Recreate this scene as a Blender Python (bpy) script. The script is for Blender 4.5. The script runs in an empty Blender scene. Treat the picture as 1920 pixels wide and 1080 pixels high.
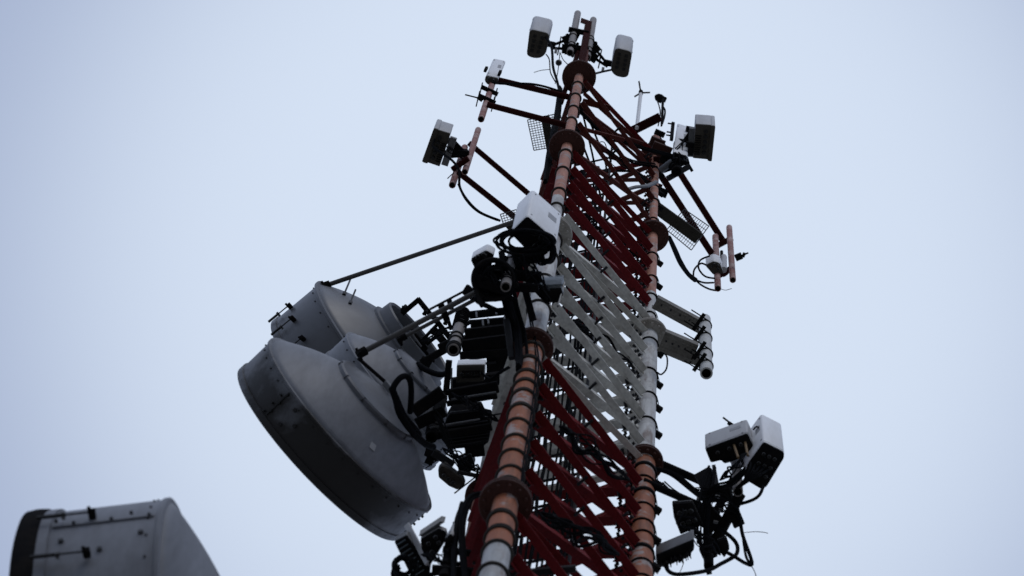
import bpy, bmesh, math, random
from mathutils import Vector, Matrix
random.seed(7)
scene = bpy.context.scene
COL = scene.collection
V = Vector
# ------------------------------------------------------------------ camera model
F = 5846.0                       # focal length in pixels of a 1920 wide frame
EYE = 1.7
u = V((1273.2 - 960, -(-944.2 - 540), -F)).normalized()      # world up seen by the camera
fw = V((0, 0, -1)); yv = (fw - u * fw.dot(u)).normalized(); xv = yv.cross(u)
RM = Matrix((xv, yv, u))         # camera -> world
RT = RM.transposed()
def P(px, py, h):
    """point of the place h metres above the lens that the photograph shows at px, py"""
    d = RM @ V((px - 960, -(py - 540), -F))
    t = h / d.z
    return V((d.x * t, d.y * t, h + EYE))
def depth(p): return -(RT @ (p - V((0, 0, EYE)))).z
def ppm(h, px=960, py=540): return F / depth(P(px, py, h))     # pixels per metre
def m_(px_len, h): return px_len / ppm(h)
def zat(x, y, py):
    """height above the lens where the upright through x, y is seen at row py"""
    k = (540 - py) / F
    a = RT @ V((x, y, 0)); b = RT @ V((0, 0, 1))
    # (a.y + h b.y) = k * -(a.z + h b.z)
    return -(a.y + k * a.z) / (b.y + k * b.z)
def proj(p):
    c = RT @ (p - V((0, 0, EYE)))
    return 960 + F * c.x / -c.z, 540 - F * c.y / -c.z

# ------------------------------------------------------------------ materials
M = {}
def mat(name, col, rough=0.55, metal=0.0, dirt=None, amt=0.35, scale=3.0, bump=0.0, streak=False, spec=0.4, fine=0.0, detail=6.0, lo=0.45, hi=0.75):
    m = bpy.data.materials.new(name); m.use_nodes = True
    nt = m.node_tree; b = nt.nodes['Principled BSDF']
    b.inputs['Roughness'].default_value = rough; b.inputs['Metallic'].default_value = metal
    b.inputs['Specular IOR Level'].default_value = spec
    tc = nt.nodes.new('ShaderNodeTexCoord')
    src = tc.outputs['Object']
    if streak:
        mp = nt.nodes.new('ShaderNodeMapping'); mp.inputs['Scale'].default_value = (1, 1, 0.22)
        nt.links.new(src, mp.inputs['Vector']); src = mp.outputs['Vector']
    n = nt.nodes.new('ShaderNodeTexNoise'); n.inputs['Scale'].default_value = scale; n.inputs['Detail'].default_value = detail
    n.inputs['Roughness'].default_value = 0.62
    nt.links.new(src, n.inputs['Vector'])
    if dirt:
        r = nt.nodes.new('ShaderNodeMapRange'); r.inputs['From Min'].default_value = lo; r.inputs['From Max'].default_value = hi
        r.inputs['To Max'].default_value = amt
        nt.links.new(n.outputs['Fac'], r.inputs['Value'])
        mx = nt.nodes.new('ShaderNodeMix'); mx.data_type = 'RGBA'
        mx.inputs[6].default_value = (*col, 1); mx.inputs[7].default_value = (*dirt, 1)
        nt.links.new(r.outputs['Result'], mx.inputs[0])
        out = mx.outputs[2]
        if fine:
            n2 = nt.nodes.new('ShaderNodeTexNoise'); n2.inputs['Scale'].default_value = scale * 9; n2.inputs['Detail'].default_value = 4
            nt.links.new(src, n2.inputs['Vector'])
            r2 = nt.nodes.new('ShaderNodeMapRange'); r2.inputs['From Min'].default_value = .3; r2.inputs['From Max'].default_value = .7
            r2.inputs['To Min'].default_value = 1 - fine; r2.inputs['To Max'].default_value = 1 + fine
            nt.links.new(n2.outputs['Fac'], r2.inputs['Value'])
            mul = nt.nodes.new('ShaderNodeVectorMath'); mul.operation = 'SCALE'
            nt.links.new(out, mul.inputs[0]); nt.links.new(r2.outputs['Result'], mul.inputs['Scale']); out = mul.outputs[0]
        nt.links.new(out, b.inputs['Base Color'])
        rr = nt.nodes.new('ShaderNodeMapRange'); rr.inputs['To Min'].default_value = rough - .1; rr.inputs['To Max'].default_value = min(1, rough + .15)
        nt.links.new(n.outputs['Fac'], rr.inputs['Value']); nt.links.new(rr.outputs['Result'], b.inputs['Roughness'])
    else:
        b.inputs['Base Color'].default_value = (*col, 1)
    if bump:
        bp = nt.nodes.new('ShaderNodeBump'); bp.inputs['Strength'].default_value = bump; bp.inputs['Distance'].default_value = .01
        n3 = nt.nodes.new('ShaderNodeTexNoise'); n3.inputs['Scale'].default_value = 40; n3.inputs['Detail'].default_value = 5
        nt.links.new(tc.outputs['Object'], n3.inputs['Vector'])
        nt.links.new(n3.outputs['Fac'], bp.inputs['Height']); nt.links.new(bp.outputs['Normal'], b.inputs['Normal'])
    M[name] = m
mat('faded_red_pipe', (.42, .155, .07), .6, dirt=(.36, .35, .33), amt=.75, scale=2.6, streak=False, bump=.25, fine=.25, lo=.57, hi=.66)
mat('pale_red_pipe', (.47, .235, .165), .6, dirt=(.36, .27, .22), amt=.8, scale=3.0, streak=False, bump=.25, fine=.15)
mat('old_white_pipe', (.5, .5, .48), .6, dirt=(.26, .24, .21), amt=.75, scale=2.2, streak=True, bump=.3, fine=.16)
mat('grey_worn_pipe', (.40, .41, .41), .6, dirt=(.3, .18, .13), amt=.7, scale=3.0, bump=.3, fine=.15)
mat('red_brace', (.14, .009, .012), .7, spec=.15, dirt=(.14, .014, .014), amt=.7, scale=2.5, fine=.15)
mat('brown_red_brace', (.085, .017, .012), .75, spec=.12, dirt=(.07, .025, .018), amt=.8, scale=2.5, fine=.15)
mat('white_brace', (.62, .61, .56), .6, dirt=(.22, .19, .15), amt=.8, scale=2.3, fine=.15)
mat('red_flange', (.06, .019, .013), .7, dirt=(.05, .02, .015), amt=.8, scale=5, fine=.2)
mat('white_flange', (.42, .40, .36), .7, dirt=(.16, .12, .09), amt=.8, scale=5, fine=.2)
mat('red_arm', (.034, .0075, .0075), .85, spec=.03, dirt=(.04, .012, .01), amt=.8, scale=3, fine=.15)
mat('rosy_pole', (.24, .085, .065), .65, dirt=(.42, .30, .27), amt=.95, scale=3.5, fine=.25, bump=.2, lo=.45, hi=.6)
mat('pole_grey', (.2, .185, .175), .55, dirt=(.2, .16, .14), amt=.8, scale=6, fine=.15)
mat('galvanised', (.13, .14, .155), .55, metal=.2, dirt=(.14, .14, .14), amt=.7, scale=6, fine=.12)
mat('dark_steel', (.03, .031, .034), .6, metal=.0, spec=.12, dirt=(.02, .02, .02), amt=.7, scale=6)
mat('black_rubber', (.007, .0075, .009), .75, spec=.015, dirt=(.013, .013, .015), amt=.6, scale=8)
mat('dull_black', (.010, .010, .011), .85, spec=.015, dirt=(.022, .019, .017), amt=.7, scale=6)
mat('white_plastic', (.84, .85, .86), .45, dirt=(.52, .51, .49), amt=.45, scale=2.5, streak=True, fine=.03)
mat('grey_plastic', (.45, .455, .465), .5, dirt=(.33, .325, .32), amt=.5, scale=3, streak=True, fine=.04)
mat('base_plate', (.07, .063, .052), .7, spec=.1, dirt=(.045, .04, .033), amt=.8, scale=5, fine=.15)
mat('port_black', (.006, .006, .006), .5)
mat('cast_alloy', (.16, .165, .17), .5, metal=.4, dirt=(.08, .08, .08), amt=.7, scale=5)
mat('dish_grey', (.165, .174, .195), .5, dirt=(.075, .078, .085), amt=.75, scale=1.5, fine=.10, streak=True, spec=.3)
mat('dish_shroud', (.15, .158, .176), .5, dirt=(.016, .015, .014), amt=.95, scale=.8, fine=.08, lo=.43, hi=.56, spec=.3, detail=9)
mat('dish_slate', (.10, .106, .12), .4, dirt=(.08, .083, .09), amt=.6, scale=1.6, fine=.04)
mat('dish_dark', (.1, .105, .115), .5, dirt=(.06, .06, .065), amt=.6, scale=2, fine=.04)
mat('hub_dark', (.12, .127, .142), .5, dirt=(.08, .08, .085), amt=.6, scale=2, fine=.04)
mat('radome_cloth', (.42, .43, .44), .7, dirt=(.3, .3, .3), amt=.6, scale=2)
mat('brass', (.17, .11, .05), .6, metal=.2, dirt=(.2, .12, .05), amt=.6, scale=9)
mat('label_grey', (.30, .305, .315), .5, dirt=(.26, .26, .26), amt=.5, scale=8)
mat('strap_grey', (.05, .045, .04), .8, spec=.1, dirt=(.03, .025, .022), amt=.8, scale=6)
mat('rod_grey', (.09, .088, .085), .6, spec=.3, dirt=(.05, .048, .045), amt=.8, scale=5)
mat('octa_brown', (.045, .04, .034), .7, spec=.1, dirt=(.09, .08, .065), amt=.8, scale=9)
mat('wire_mesh', (.10, .10, .10), .5, metal=.4)
mat('olive_plank', (.045, .042, .034), .8, spec=.1, dirt=(.022, .02, .017), amt=.8, scale=4, fine=.2)
mat('beam_grey', (.17, .16, .14), .65, dirt=(.1, .09, .075), amt=.85, scale=3.5, fine=.2)
mat('sheet_blue', (.10, .13, .15), .4, dirt=(.04, .05, .06), amt=.8, scale=9)
mat('lens_red', (.1, .012, .01), .25)

def leg_paint():
    m = bpy.data.materials.new('leg_paint'); m.use_nodes = True; nt = m.node_tree; b = nt.nodes['Principled BSDF']
    N, Lk = nt.nodes.new, nt.links.new
    def math_(op, a, c):
        n = N('ShaderNodeMath'); n.operation = op
        for i, v in enumerate((a, c)):
            if isinstance(v, (int, float)): n.inputs[i].default_value = v
            else: Lk(v, n.inputs[i])
        return n.outputs[0]
    def noise(scale, det, vec, rough=.6):
        n = N('ShaderNodeTexNoise'); n.inputs['Scale'].default_value = scale; n.inputs['Detail'].default_value = det; n.inputs['Roughness'].default_value = rough; Lk(vec, n.inputs['Vector']); return n.outputs['Fac']
    def rng(v, a, c, lo, hi):
        n = N('ShaderNodeMapRange'); n.inputs['From Min'].default_value = a; n.inputs['From Max'].default_value = c; n.inputs['To Min'].default_value = lo; n.inputs['To Max'].default_value = hi; Lk(v, n.inputs['Value']); return n.outputs['Result']
    def mix(f, a, c):
        n = N('ShaderNodeMix'); n.data_type = 'RGBA'; Lk(f, n.inputs[0])
        for i, v in ((6, a), (7, c)):
            if isinstance(v, tuple): n.inputs[i].default_value = (*v, 1)
            else: Lk(v, n.inputs[i])
        return n.outputs[2]
    tc = N('ShaderNodeTexCoord'); o = tc.outputs['Object']; sep = N('ShaderNodeSeparateXYZ'); Lk(o, sep.inputs[0])
    edge = noise(7, 5, o)
    z = math_('ADD', sep.outputs['Z'], rng(edge, 0, 1, -.28, .28))
    band = lambda lo: math_('GREATER_THAN', z, lo + EYE)
    c = mix(band(28.6), (.40, .41, .41), (.31, .105, .05))
    c = mix(band(36.1), c, (.52, .52, .50))
    c = mix(band(44.25), c, (.42, .19, .13))
    mp = N('ShaderNodeMapping'); mp.inputs['Scale'].default_value = (1, 1, .18); Lk(o, mp.inputs['Vector'])
    c = mix(rng(noise(3.2, 7, o), .54, .6, 0, .75), c, (.36, .35, .34))           # worn patches showing primer
    c = mix(rng(noise(9, 6, mp.outputs[0]), .52, .68, 0, .65), c, (.13, .06, .035))  # rust runs
    c = mix(rng(noise(26, 5, o, .7), .6, .72, 0, .5), c, (.14, .10, .08))         # chips
    g = N('ShaderNodeVectorMath'); g.operation = 'SCALE'; Lk(c, g.inputs[0]); Lk(rng(noise(14, 4, mp.outputs[0]), .3, .7, .82, 1.15), g.inputs['Scale'])
    Lk(g.outputs[0], b.inputs['Base Color']); b.inputs['Roughness'].default_value = .65; b.inputs['Specular IOR Level'].default_value = .25
    bp = N('ShaderNodeBump'); bp.inputs['Strength'].default_value = .35; bp.inputs['Distance'].default_value = .006; Lk(noise(30, 5, o), bp.inputs['Height']); Lk(bp.outputs['Normal'], b.inputs['Normal'])
    M['leg_paint'] = m
leg_paint()
# ------------------------------------------------------------------ mesh collector
def frame(d, up=None):
    d = d.normalized()
    up = up or V((0, 0, 1))
    if abs(d.dot(up)) > .98: up = V((1, 0, 0)) if abs(d.x) < .9 else V((0, 1, 0))
    s = d.cross(up).normalized(); t = s.cross(d).normalized()
    return s, t
class MB:
    def __init__(self, *mats): self.bm = bmesh.new(); self.mats = list(mats)
    def mi(self, m):
        if m is None: return 0
        if m not in self.mats: self.mats.append(m)
        return self.mats.index(m)
    def face(self, vs, m):
        try: f = self.bm.faces.new(vs)
        except ValueError: return None
        f.material_index = m; f.smooth = True
        return f
    def loft(self, rings, m=None, cap0=True, cap1=True):
        mi = self.mi(m); R = [[self.bm.verts.new(p) for p in r] for r in rings]; n = len(R[0])
        for a, b in zip(R, R[1:]):
            for i in range(n): self.face((a[i], a[(i + 1) % n], b[(i + 1) % n], b[i]), mi)
        if cap0: self.face(list(reversed(R[0])), mi)
        if cap1: self.face(R[-1], mi)
        return R
    def tube(self, a, b, r, m=None, seg=16, r2=None, cap=True):
        a, b = V(a), V(b); s, t = frame(b - a); r2 = r if r2 is None else r2
        c = [(math.cos(2 * math.pi * i / seg), math.sin(2 * math.pi * i / seg)) for i in range(seg)]
        self.loft([[a + (s * x + t * y) * r for x, y in c], [b + (s * x + t * y) * r2 for x, y in c]], m, cap, cap)
        return self
    def pipe(self, a, b, r, m=None, mh=None, seg=16, wall=.25):
        """open pipe whose lower end shows a dark bore"""
        a, b = V(a), V(b); s, t = frame(b - a); d = (b - a).normalized()
        c = [(math.cos(2 * math.pi * i / seg), math.sin(2 * math.pi * i / seg)) for i in range(seg)]
        ring = lambda p, q: [p + (s * x + t * y) * q for x, y in c]
        ri = r * (1 - wall)
        top = [ring(b - d * r * .4, r), ring(b - d * r * .12, r * .85), ring(b, r * .5)]
        self.loft([ring(a, ri), ring(a, r)] + top, m, False, True)
        self.loft([ring(a + d * r * 2.5, ri * .98), ring(a, ri)], mh or 'port_black', True, False)
        return self
    def poly(self, pts, r, m=None, seg=8, smooth=5, closed=False):
        pts = [V(p) for p in pts]
        if smooth and len(pts) > 2:
            q = []; n = len(pts)
            rng = range(n) if closed else range(n - 1)
            for i in rng:
                if closed: p0, p1, p2, p3 = pts[i - 1], pts[i], pts[(i + 1) % n], pts[(i + 2) % n]
                else: p0, p1, p2, p3 = pts[max(i - 1, 0)], pts[i], pts[i + 1], pts[min(i + 2, n - 1)]
                for k in range(smooth):
                    x = k / smooth
                    q.append(.5 * ((2 * p1) + (p2 - p0) * x + (2 * p0 - 5 * p1 + 4 * p2 - p3) * x * x + (3 * p1 - p0 - 3 * p2 + p3) * x ** 3))
            if not closed: q.append(pts[-1])
            pts = q
        rings = []; n = len(pts)
        s = None
        for i, p in enumerate(pts):
            if closed: d = pts[(i + 1) % n] - pts[i - 1]
            else: d = pts[min(i + 1, n - 1)] - pts[max(i - 1, 0)]
            if d.length < 1e-7: d = V((0, 0, 1))
            d.normalize()
            if s is None: s, t = frame(d)
            else:
                s = (s - d * s.dot(d)); s = s.normalized() if s.length > 1e-4 else frame(d)[0]; t = s.cross(d)
            rings.append([p + (s * math.cos(2 * math.pi * k / seg) + t * math.sin(2 * math.pi * k / seg)) * r for k in range(seg)])
        if closed: rings.append(rings[0]); self.loft(rings, m, False, False); bmesh.ops.remove_doubles(self.bm, verts=self.bm.verts[:], dist=1e-5)
        else: self.loft(rings, m)
        return self
    def ring(self, c, ax, R, r, m=None, seg=28, rs=8):
        ax = V(ax).normalized(); s, t = frame(ax); mi = self.mi(m); G = []
        for i in range(seg):
            a = 2 * math.pi * i / seg; d = s * math.cos(a) + t * math.sin(a)
            G.append([self.bm.verts.new(V(c) + d * (R + r * math.cos(2 * math.pi * k / rs)) + ax * r * math.sin(2 * math.pi * k / rs)) for k in range(rs)])
        for i in range(seg):
            for k in range(rs): self.face((G[i][k], G[(i + 1) % seg][k], G[(i + 1) % seg][(k + 1) % rs], G[i][(k + 1) % rs]), mi)
        return self
    def lathe(self, prof, o, ax, m=None, seg=72, cap0=False, cap1=False):
        ax = V(ax).normalized(); s, t = frame(ax)
        self.loft([[V(o) + ax * z + (s * math.cos(2 * math.pi * i / seg) + t * math.sin(2 * math.pi * i / seg)) * r for i in range(seg)] for z, r in prof], m, cap0, cap1)
        return self
    def beam(self, a, b, w, h, m=None, up=None, ch=.12):
        """chamfered rectangular bar from a to b, w across, h along up"""
        a, b = V(a), V(b); s, t = frame(b - a, up); c = ch * min(w, h)
        q = [(-w/2 + c, -h/2), (w/2 - c, -h/2), (w/2, -h/2 + c), (w/2, h/2 - c), (w/2 - c, h/2), (-w/2 + c, h/2), (-w/2, h/2 - c), (-w/2, -h/2 + c)]
        self.loft([[p + s * x + t * y for x, y in q] for p in (a, b)], m); return self
    def angle(self, a, b, n, w, th, m=None, up=None, flip=1):
        """L section from a to b: one leg in the plane square to n, the other standing along n"""
        a, b = V(a), V(b); d = (b - a).normalized(); n = (n - d * n.dot(d)).normalized(); t = n.cross(d).normalized() * flip
        q = [(0, 0), (w, 0), (w, th), (th, th), (th, w), (0, w)]
        rg = [[p + n * x + t * y for x, y in q] for p in (a, b)]
        if flip < 0: rg = [list(reversed(r)) for r in rg]
        self.loft(rg, m); return self
    def channel(self, a, b, w, h, th, m=None, up=None):
        """C channel: web w across facing down, flanges h tall"""
        a, b = V(a), V(b); s, t = frame(b - a, up)
        q = [(-w/2, 0), (w/2, 0), (w/2, h), (w/2 - th, h), (w/2 - th, th), (-w/2 + th, th), (-w/2 + th, h), (-w/2, h)]
        self.loft([[p + s * x + t * y for x, y in q] for p in (a, b)], m); return self
    def prism(self, poly, z0, z1, m=None, bev=0.0, shift=None):
        """poly: list of (x, y); upright body with eased rims; shift moves the top sideways"""
        sh = V(shift) if shift else V((0, 0, 0))
        cx = sum(p[0] for p in poly) / len(poly); cy = sum(p[1] for p in poly) / len(poly)
        A = sum(poly[i][0] * poly[(i+1) % len(poly)][1] - poly[(i+1) % len(poly)][0] * poly[i][1] for i in range(len(poly)))
        if A < 0: poly = list(reversed(poly))
        def ins(k, z):
            out = []
            for x, y in poly:
                d = V((x - cx, y - cy, 0)); L = d.length
                e = d * max(0, (L - k) / L) if L > 0 else d
                f = (z - z0) / (z1 - z0)
                out.append(V((cx + e.x, cy + e.y, z)) + sh * f)
            return out
        if bev: rings = [ins(bev, z0), ins(bev * .3, z0 + bev * .3), ins(0, z0 + bev), ins(0, z1 - bev), ins(bev * .3, z1 - bev * .3), ins(bev, z1)]
        else: rings = [ins(0, z0), ins(0, z1)]
        self.loft(rings, m); return self
    def clusters(self):
        """face groups that hang together (touching or nearly so)"""
        bm = self.bm; bm.faces.ensure_lookup_table(); seen = set(); isl = []
        for f in bm.faces:
            if f in seen: continue
            st = [f]; seen.add(f); g = []
            while st:
                x = st.pop(); g.append(x)
                for e in x.edges:
                    for y in e.link_faces:
                        if y not in seen: seen.add(y); st.append(y)
            co = [v.co for q in g for v in q.verts]
            isl.append((g, V([min(c[i] for c in co) for i in range(3)]), V([max(c[i] for c in co) for i in range(3)])))
        n = len(isl); par = list(range(n))
        def find(i):
            while par[i] != i: i = par[i]
            return i
        for i in range(n):
            for j in range(i):
                gap = V([max(0, isl[i][1][k] - isl[j][2][k], isl[j][1][k] - isl[i][2][k]) for k in range(3)]).length
                if gap <= max(.018, .3 * max((isl[i][2] - isl[i][1]).length, (isl[j][2] - isl[j][1]).length)): par[find(i)] = find(j)
        out = {}
        for i in range(n): out.setdefault(find(i), []).extend(isl[i][0])
        return list(out.values())
    def build(self, name, mt=None, parent=None, ang=38):
        if mt and mt not in self.mats: self.mats.insert(0, mt)
        bmesh.ops.recalc_face_normals(self.bm, faces=self.bm.faces[:])
        groups = self.clusters() if parent and name not in ('brace', 'lower_bracing', 'leg', 'flange') else [None]
        first = None
        for g in groups:
            if len(groups) == 1: bm = self.bm
            else:
                bm = bmesh.new(); mp = {}
                for f in g:
                    for v in f.verts:
                        if v not in mp: mp[v] = bm.verts.new(v.co)
                    q = bm.faces.new([mp[v] for v in f.verts]); q.material_index = f.material_index; q.smooth = True
            me = bpy.data.meshes.new(name)
            off = parent_world(parent) if parent else None
            if off is None:
                off = sum((v.co for v in bm.verts), V()) / max(1, len(bm.verts))
                off.z = min(v.co.z for v in bm.verts)
            bmesh.ops.translate(bm, verts=bm.verts[:], vec=-off)
            bm.to_mesh(me)
            if bm is not self.bm: bm.free()
            for k in self.mats: me.materials.append(M[k])
            me.set_sharp_from_angle(angle=math.radians(ang))
            o = bpy.data.objects.new(name, me); COL.objects.link(o)
            if parent: o.parent = parent
            else: o.location = off
            first = first or o
        self.bm.free()
        return first
def parent_world(o):
    p = V(o.location)
    while o.parent: o = o.parent; p = p + V(o.location)
    return p
def tag(o, label, cat, group=None, kind=None):
    if label: o['label'] = label
    if cat: o['category'] = cat
    if group: o['group'] = group
    if kind: o['kind'] = kind
    return o
def thing(name, label, cat, loc, group=None):
    o = bpy.data.objects.new(name, None); COL.objects.link(o); o.location = loc; o.empty_display_size = .2
    return tag(o, label, cat, group)
def roundpoly(poly, r, n=4):
    out = []; N = len(poly)
    for i in range(N):
        p = V((*poly[i][:2], 0)); a = V((*poly[i-1][:2], 0)); b = V((*poly[(i+1) % N][:2], 0))
        da = (a - p); db = (b - p); k = min(r, da.length * .45, db.length * .45)
        p0 = p + da.normalized() * k; p1 = p + db.normalized() * k
        for j in range(n + 1):
            t = j / n; q = p0 * (1-t)**2 + p * 2*t*(1-t) + p1 * t*t
            out.append((q.x, q.y))
    return out
def pxpoly(pts, h): return [tuple(P(x, y, h)[:2]) for x, y in pts]

# ------------------------------------------------------------------ ground
g = MB()
N = 40; R0 = 6000
prev = None
bm = g.bm
vs = {}
for i in range(N + 1):
    for j in range(N + 1):
        fx = (i / N * 2 - 1); fy = (j / N * 2 - 1)
        x = math.copysign(abs(fx) ** 3, fx) * R0; y = math.copysign(abs(fy) ** 3, fy) * R0
        vs[i, j] = bm.verts.new((x, y, 0))
for i in range(N):
    for j in range(N): g.face((vs[i, j], vs[i+1, j], vs[i+1, j+1], vs[i, j+1]), 0)
mat('ground_gravel', (.27, .255, .23), .9, dirt=(.19, .19, .16), amt=.9, scale=.25, fine=.25, bump=.4)
go = g.build('ground', 'ground_gravel'); go['kind'] = 'structure'

# ------------------------------------------------------------------ the lattice mast
S = 2.8
LEG = {'A': V((.13911 * S, 3.58902 * S, 0)), 'B': V((.71678 * S, 3.98837 * S, 0)), 'C': V((.06666 * S, 4.29169 * S, 0))}
FL = [10.75590 * S, 12.89257 * S, 15.0 * S, 17.16442 * S, 19.34995 * S]       # flange heights above the lens
FL0 = FL[0] - 6.0
CEN = (LEG['A'] + LEG['B'] + LEG['C']) / 3
def L(k, h): return LEG[k] + V((0, 0, h + EYE))
BAND1, BAND2, BAND0 = FL[1], 44.25, 28.6     # paint bands: white below BAND0, red, white, red
TOPS = {'A': 54.9, 'B': 55.9, 'C': zat(LEG['C'].x, LEG['C'].y, 297)}
RAD = {'A': [.132, .132, .135, .088, .078], 'B': [.135, .133, .122, .082, .07], 'C': [.12, .12, .115, .082, .07]}
mast = thing('lattice_mast', 'tall red and white painted three legged lattice mast carrying all the aerials', 'mast', (CEN.x, CEN.y, 0))
for k in 'ABC':
    mb = MB()
    cuts = sorted([-EYE, 6, 12, 18, FL0, BAND0, BAND2, TOPS[k]] + FL)
    cuts = [c for c in cuts if c <= TOPS[k]]
    for a, b in zip(cuts, cuts[1:]):
        mid = (a + b) / 2
        sec = sum(1 for f in FL if mid > f)
        r = RAD[k][min(sec, 4)]
        mb.tube(L(k, a), L(k, b), r, 'leg_paint', seg=32, cap=(b == TOPS[k]))
    # worn primer patches and gusset plates welded to the leg
    leg = mb.build('leg', parent=mast)
    for i, f in enumerate(FL):
        if k == 'C' and i == 4: continue
        fr = [.275, .255, .285, .285, .30][i] * (1 if k == 'A' else .9)
        fm = 'white_flange' if i == 2 else 'red_flange'
        fb = MB()
        for dz in (-.03, .035):
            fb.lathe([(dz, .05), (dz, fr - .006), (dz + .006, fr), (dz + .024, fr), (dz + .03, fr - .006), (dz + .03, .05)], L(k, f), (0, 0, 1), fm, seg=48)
        r = RAD[k][i]
        for q in range(12):
            a = 2 * math.pi * q / 12; d = V((math.cos(a), math.sin(a), 0)) * (fr * .8)
            fb.tube(L(k, f - .075) + d, L(k, f + .10) + d, .017, 'red_flange' if i != 2 else 'white_flange', seg=6)
        # stiffener webs under the flange
        fb.build('flange', parent=leg)
    # clamp rings with their cable blocks
    if k in 'AB':
        h = 25.0; nring = 0
        while h < 54:
            step = .52 if h < FL[1] else 1.25
            if all(abs(h - f) > .14 for f in FL):
                sec = sum(1 for f in FL if h > f); r = RAD[k][min(sec, 4)]
                cb = MB(); tilt = V((random.uniform(-.16, .16), random.uniform(-.16, .16), 1))
                cb.ring(L(k, h), tilt, r + .010, .021 if k == 'A' else .014, 'strap_grey' if k == 'A' else 'dull_black' if h < BAND1 + 1 or k == 'A' else 'dull_black', seg=32, rs=8)
                if h < BAND1 and (int(h * 10) % 2 == 0): cb.ring(L(k, h + .065), tilt, r + .008, .014, 'dark_steel', seg=32, rs=8)
                if k == 'B' and (h > FL[1] or nring % 2):
                    d = V((.92, .38, 0)).normalized()
                    c = L(k, h - .02) + d * (r + .055)
                    cb.beam(c - d * .055, c + d * .055, .075, .10, 'dull_black')
                    cb.tube(c + V((0, 0, .05)), c + V((0, 0, .11)), .012, 'dull_black', seg=6)
                    e = c - d * .02
                    cb.poly([e + V((-.02, -.03, .45)), e + V((.01, -.02, .25)), e + V((.03, 0, 0)), e + V((.05, .02, -.16))], .006, 'black_rubber', seg=5)
                elif k == 'A':
                    d = V((.75, .66, 0)); c = L(k, h) + d * (r + .03)
                    cb.beam(c - d * .03, c + d * .04, .03, .06, 'dark_steel')
                cb.build('clamp_ring', parent=leg)
            nring += 1; h += step * random.uniform(.75, 1.25)
# cross braces
faces = [('A', 'B'), ('B', 'C'), ('C', 'A')]
rest = MB(); nbr = 0
bolt = 'dark_steel'
for si in range(-1, 5):
    lo = FL[si] if si >= 0 else FL0
    if si == 4: continue
    hi = FL[si + 1]
    n = 5 if si < 3 else 3
    for fi, (a, b) in enumerate(faces):
        d = (LEG[b] - LEG[a]).normalized(); nrm = V((d.y, -d.x, 0))
        if nrm.dot(LEG[a] - CEN) < 0: nrm = -nrm
        z0, z1 = lo + .30, hi - .30; st = (z1 - z0) / n
        for q in range(n):
            for which in (0, 1):
                ha, hb = (z0 + q * st, z0 + (q + 1) * st)
                if which == 0: ha, hb = hb - .07, ha + .07          # high on the first leg
                else: ha, hb = ha + .07, hb - .07
                ra = RAD[a][min(si + 1, 4)] + .02; rb = RAD[b][min(si + 1, 4)] + .02
                off = nrm * (.035 if which == 0 else -.03)
                ha += random.uniform(-.05, .05); hb += random.uniform(-.05, .05)
                p0 = L(a, ha) + d * ra + off; p1 = L(b, hb) - d * rb + off
                hm = (ha + hb) / 2
                cm = 'white_brace' if BAND1 - .2 < hm < BAND2 - .5 else ('red_brace' if hm < FL[3] + 1 else 'brown_red_brace')
                small = si == 3 
                w = (.096 if fi == 0 else .118) if not small else .072
                individual = (fi == 0) or (fi == 2 and si in (0, 1, 2)) or (fi == 1 and si in (1, 2))
                mb = MB(cm, bolt) if individual else rest
                mb.angle(p0, p1, nrm if which == 0 else -nrm, w, .011, cm, flip=1 if which == 0 else -1)
                dd = (p1 - p0).normalized(); up = dd.cross(nrm)
                # gusset plates and bolts at both ends
                for pe, sg in ((p0, 1), (p1, -1)):
                    c = pe + dd * sg * .05
                    mb.beam(pe - dd * sg * .10 - nrm * .012 * (1 if which == 0 else -1), pe + dd * sg * .16 - nrm * .012 * (1 if which == 0 else -1), .014, .10, cm, up=V((0, 0, 1)))
                    for bb in (0, .09):
                        e = c + dd * sg * bb + V((0, 0, -.02 if which else .03))
                        mb.tube(e - nrm * .07, e + nrm * .07, .02, bolt, seg=6)
                if which == 0:
                    mid = (p0 + p1) / 2
                    mb.tube(mid - nrm * .09, mid + nrm * .06 + V((0, 0, -.01)), .019, bolt, seg=6)
                if individual: mb.build('brace', parent=mast); nbr += 1
        # horizontal strut at the flange
        pa = L(a, hi - .14) + d * .1; pb = L(b, hi - .14) - d * .1
        cm = 'white_brace' if BAND1 - .2 < hi < BAND2 else 'red_brace'
        MB().angle(pa, pb, nrm, .08, .01, cm).build('strut', parent=mast)
ro = rest.build('brace', parent=mast); ro['kind'] = 'stuff'; ro['label'] = 'remaining far side cross braces of the mast'
# simple lower lattice, out of the frame, down to the ground
low = MB()
for (a, b) in faces:
    h = -EYE + .5
    while h < FL0 - 1.5:
        low.beam(L(a, h), L(b, h + 1.6), .09, .012, 'red_brace'); low.beam(L(b, h), L(a, h + 1.6), .09, .012, 'red_brace'); h += 1.7
lo_ = low.build('lower_bracing', parent=mast)
fb = MB(); 
for k in 'ABC': fb.prism([(LEG[k].x + math.cos(t) * .5, LEG[k].y + math.sin(t) * .5) for t in [i * math.pi / 4 for i in range(8)]], 0, .5, 'beam_grey', bev=.03)
fb.build('footing', parent=mast)

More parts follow.
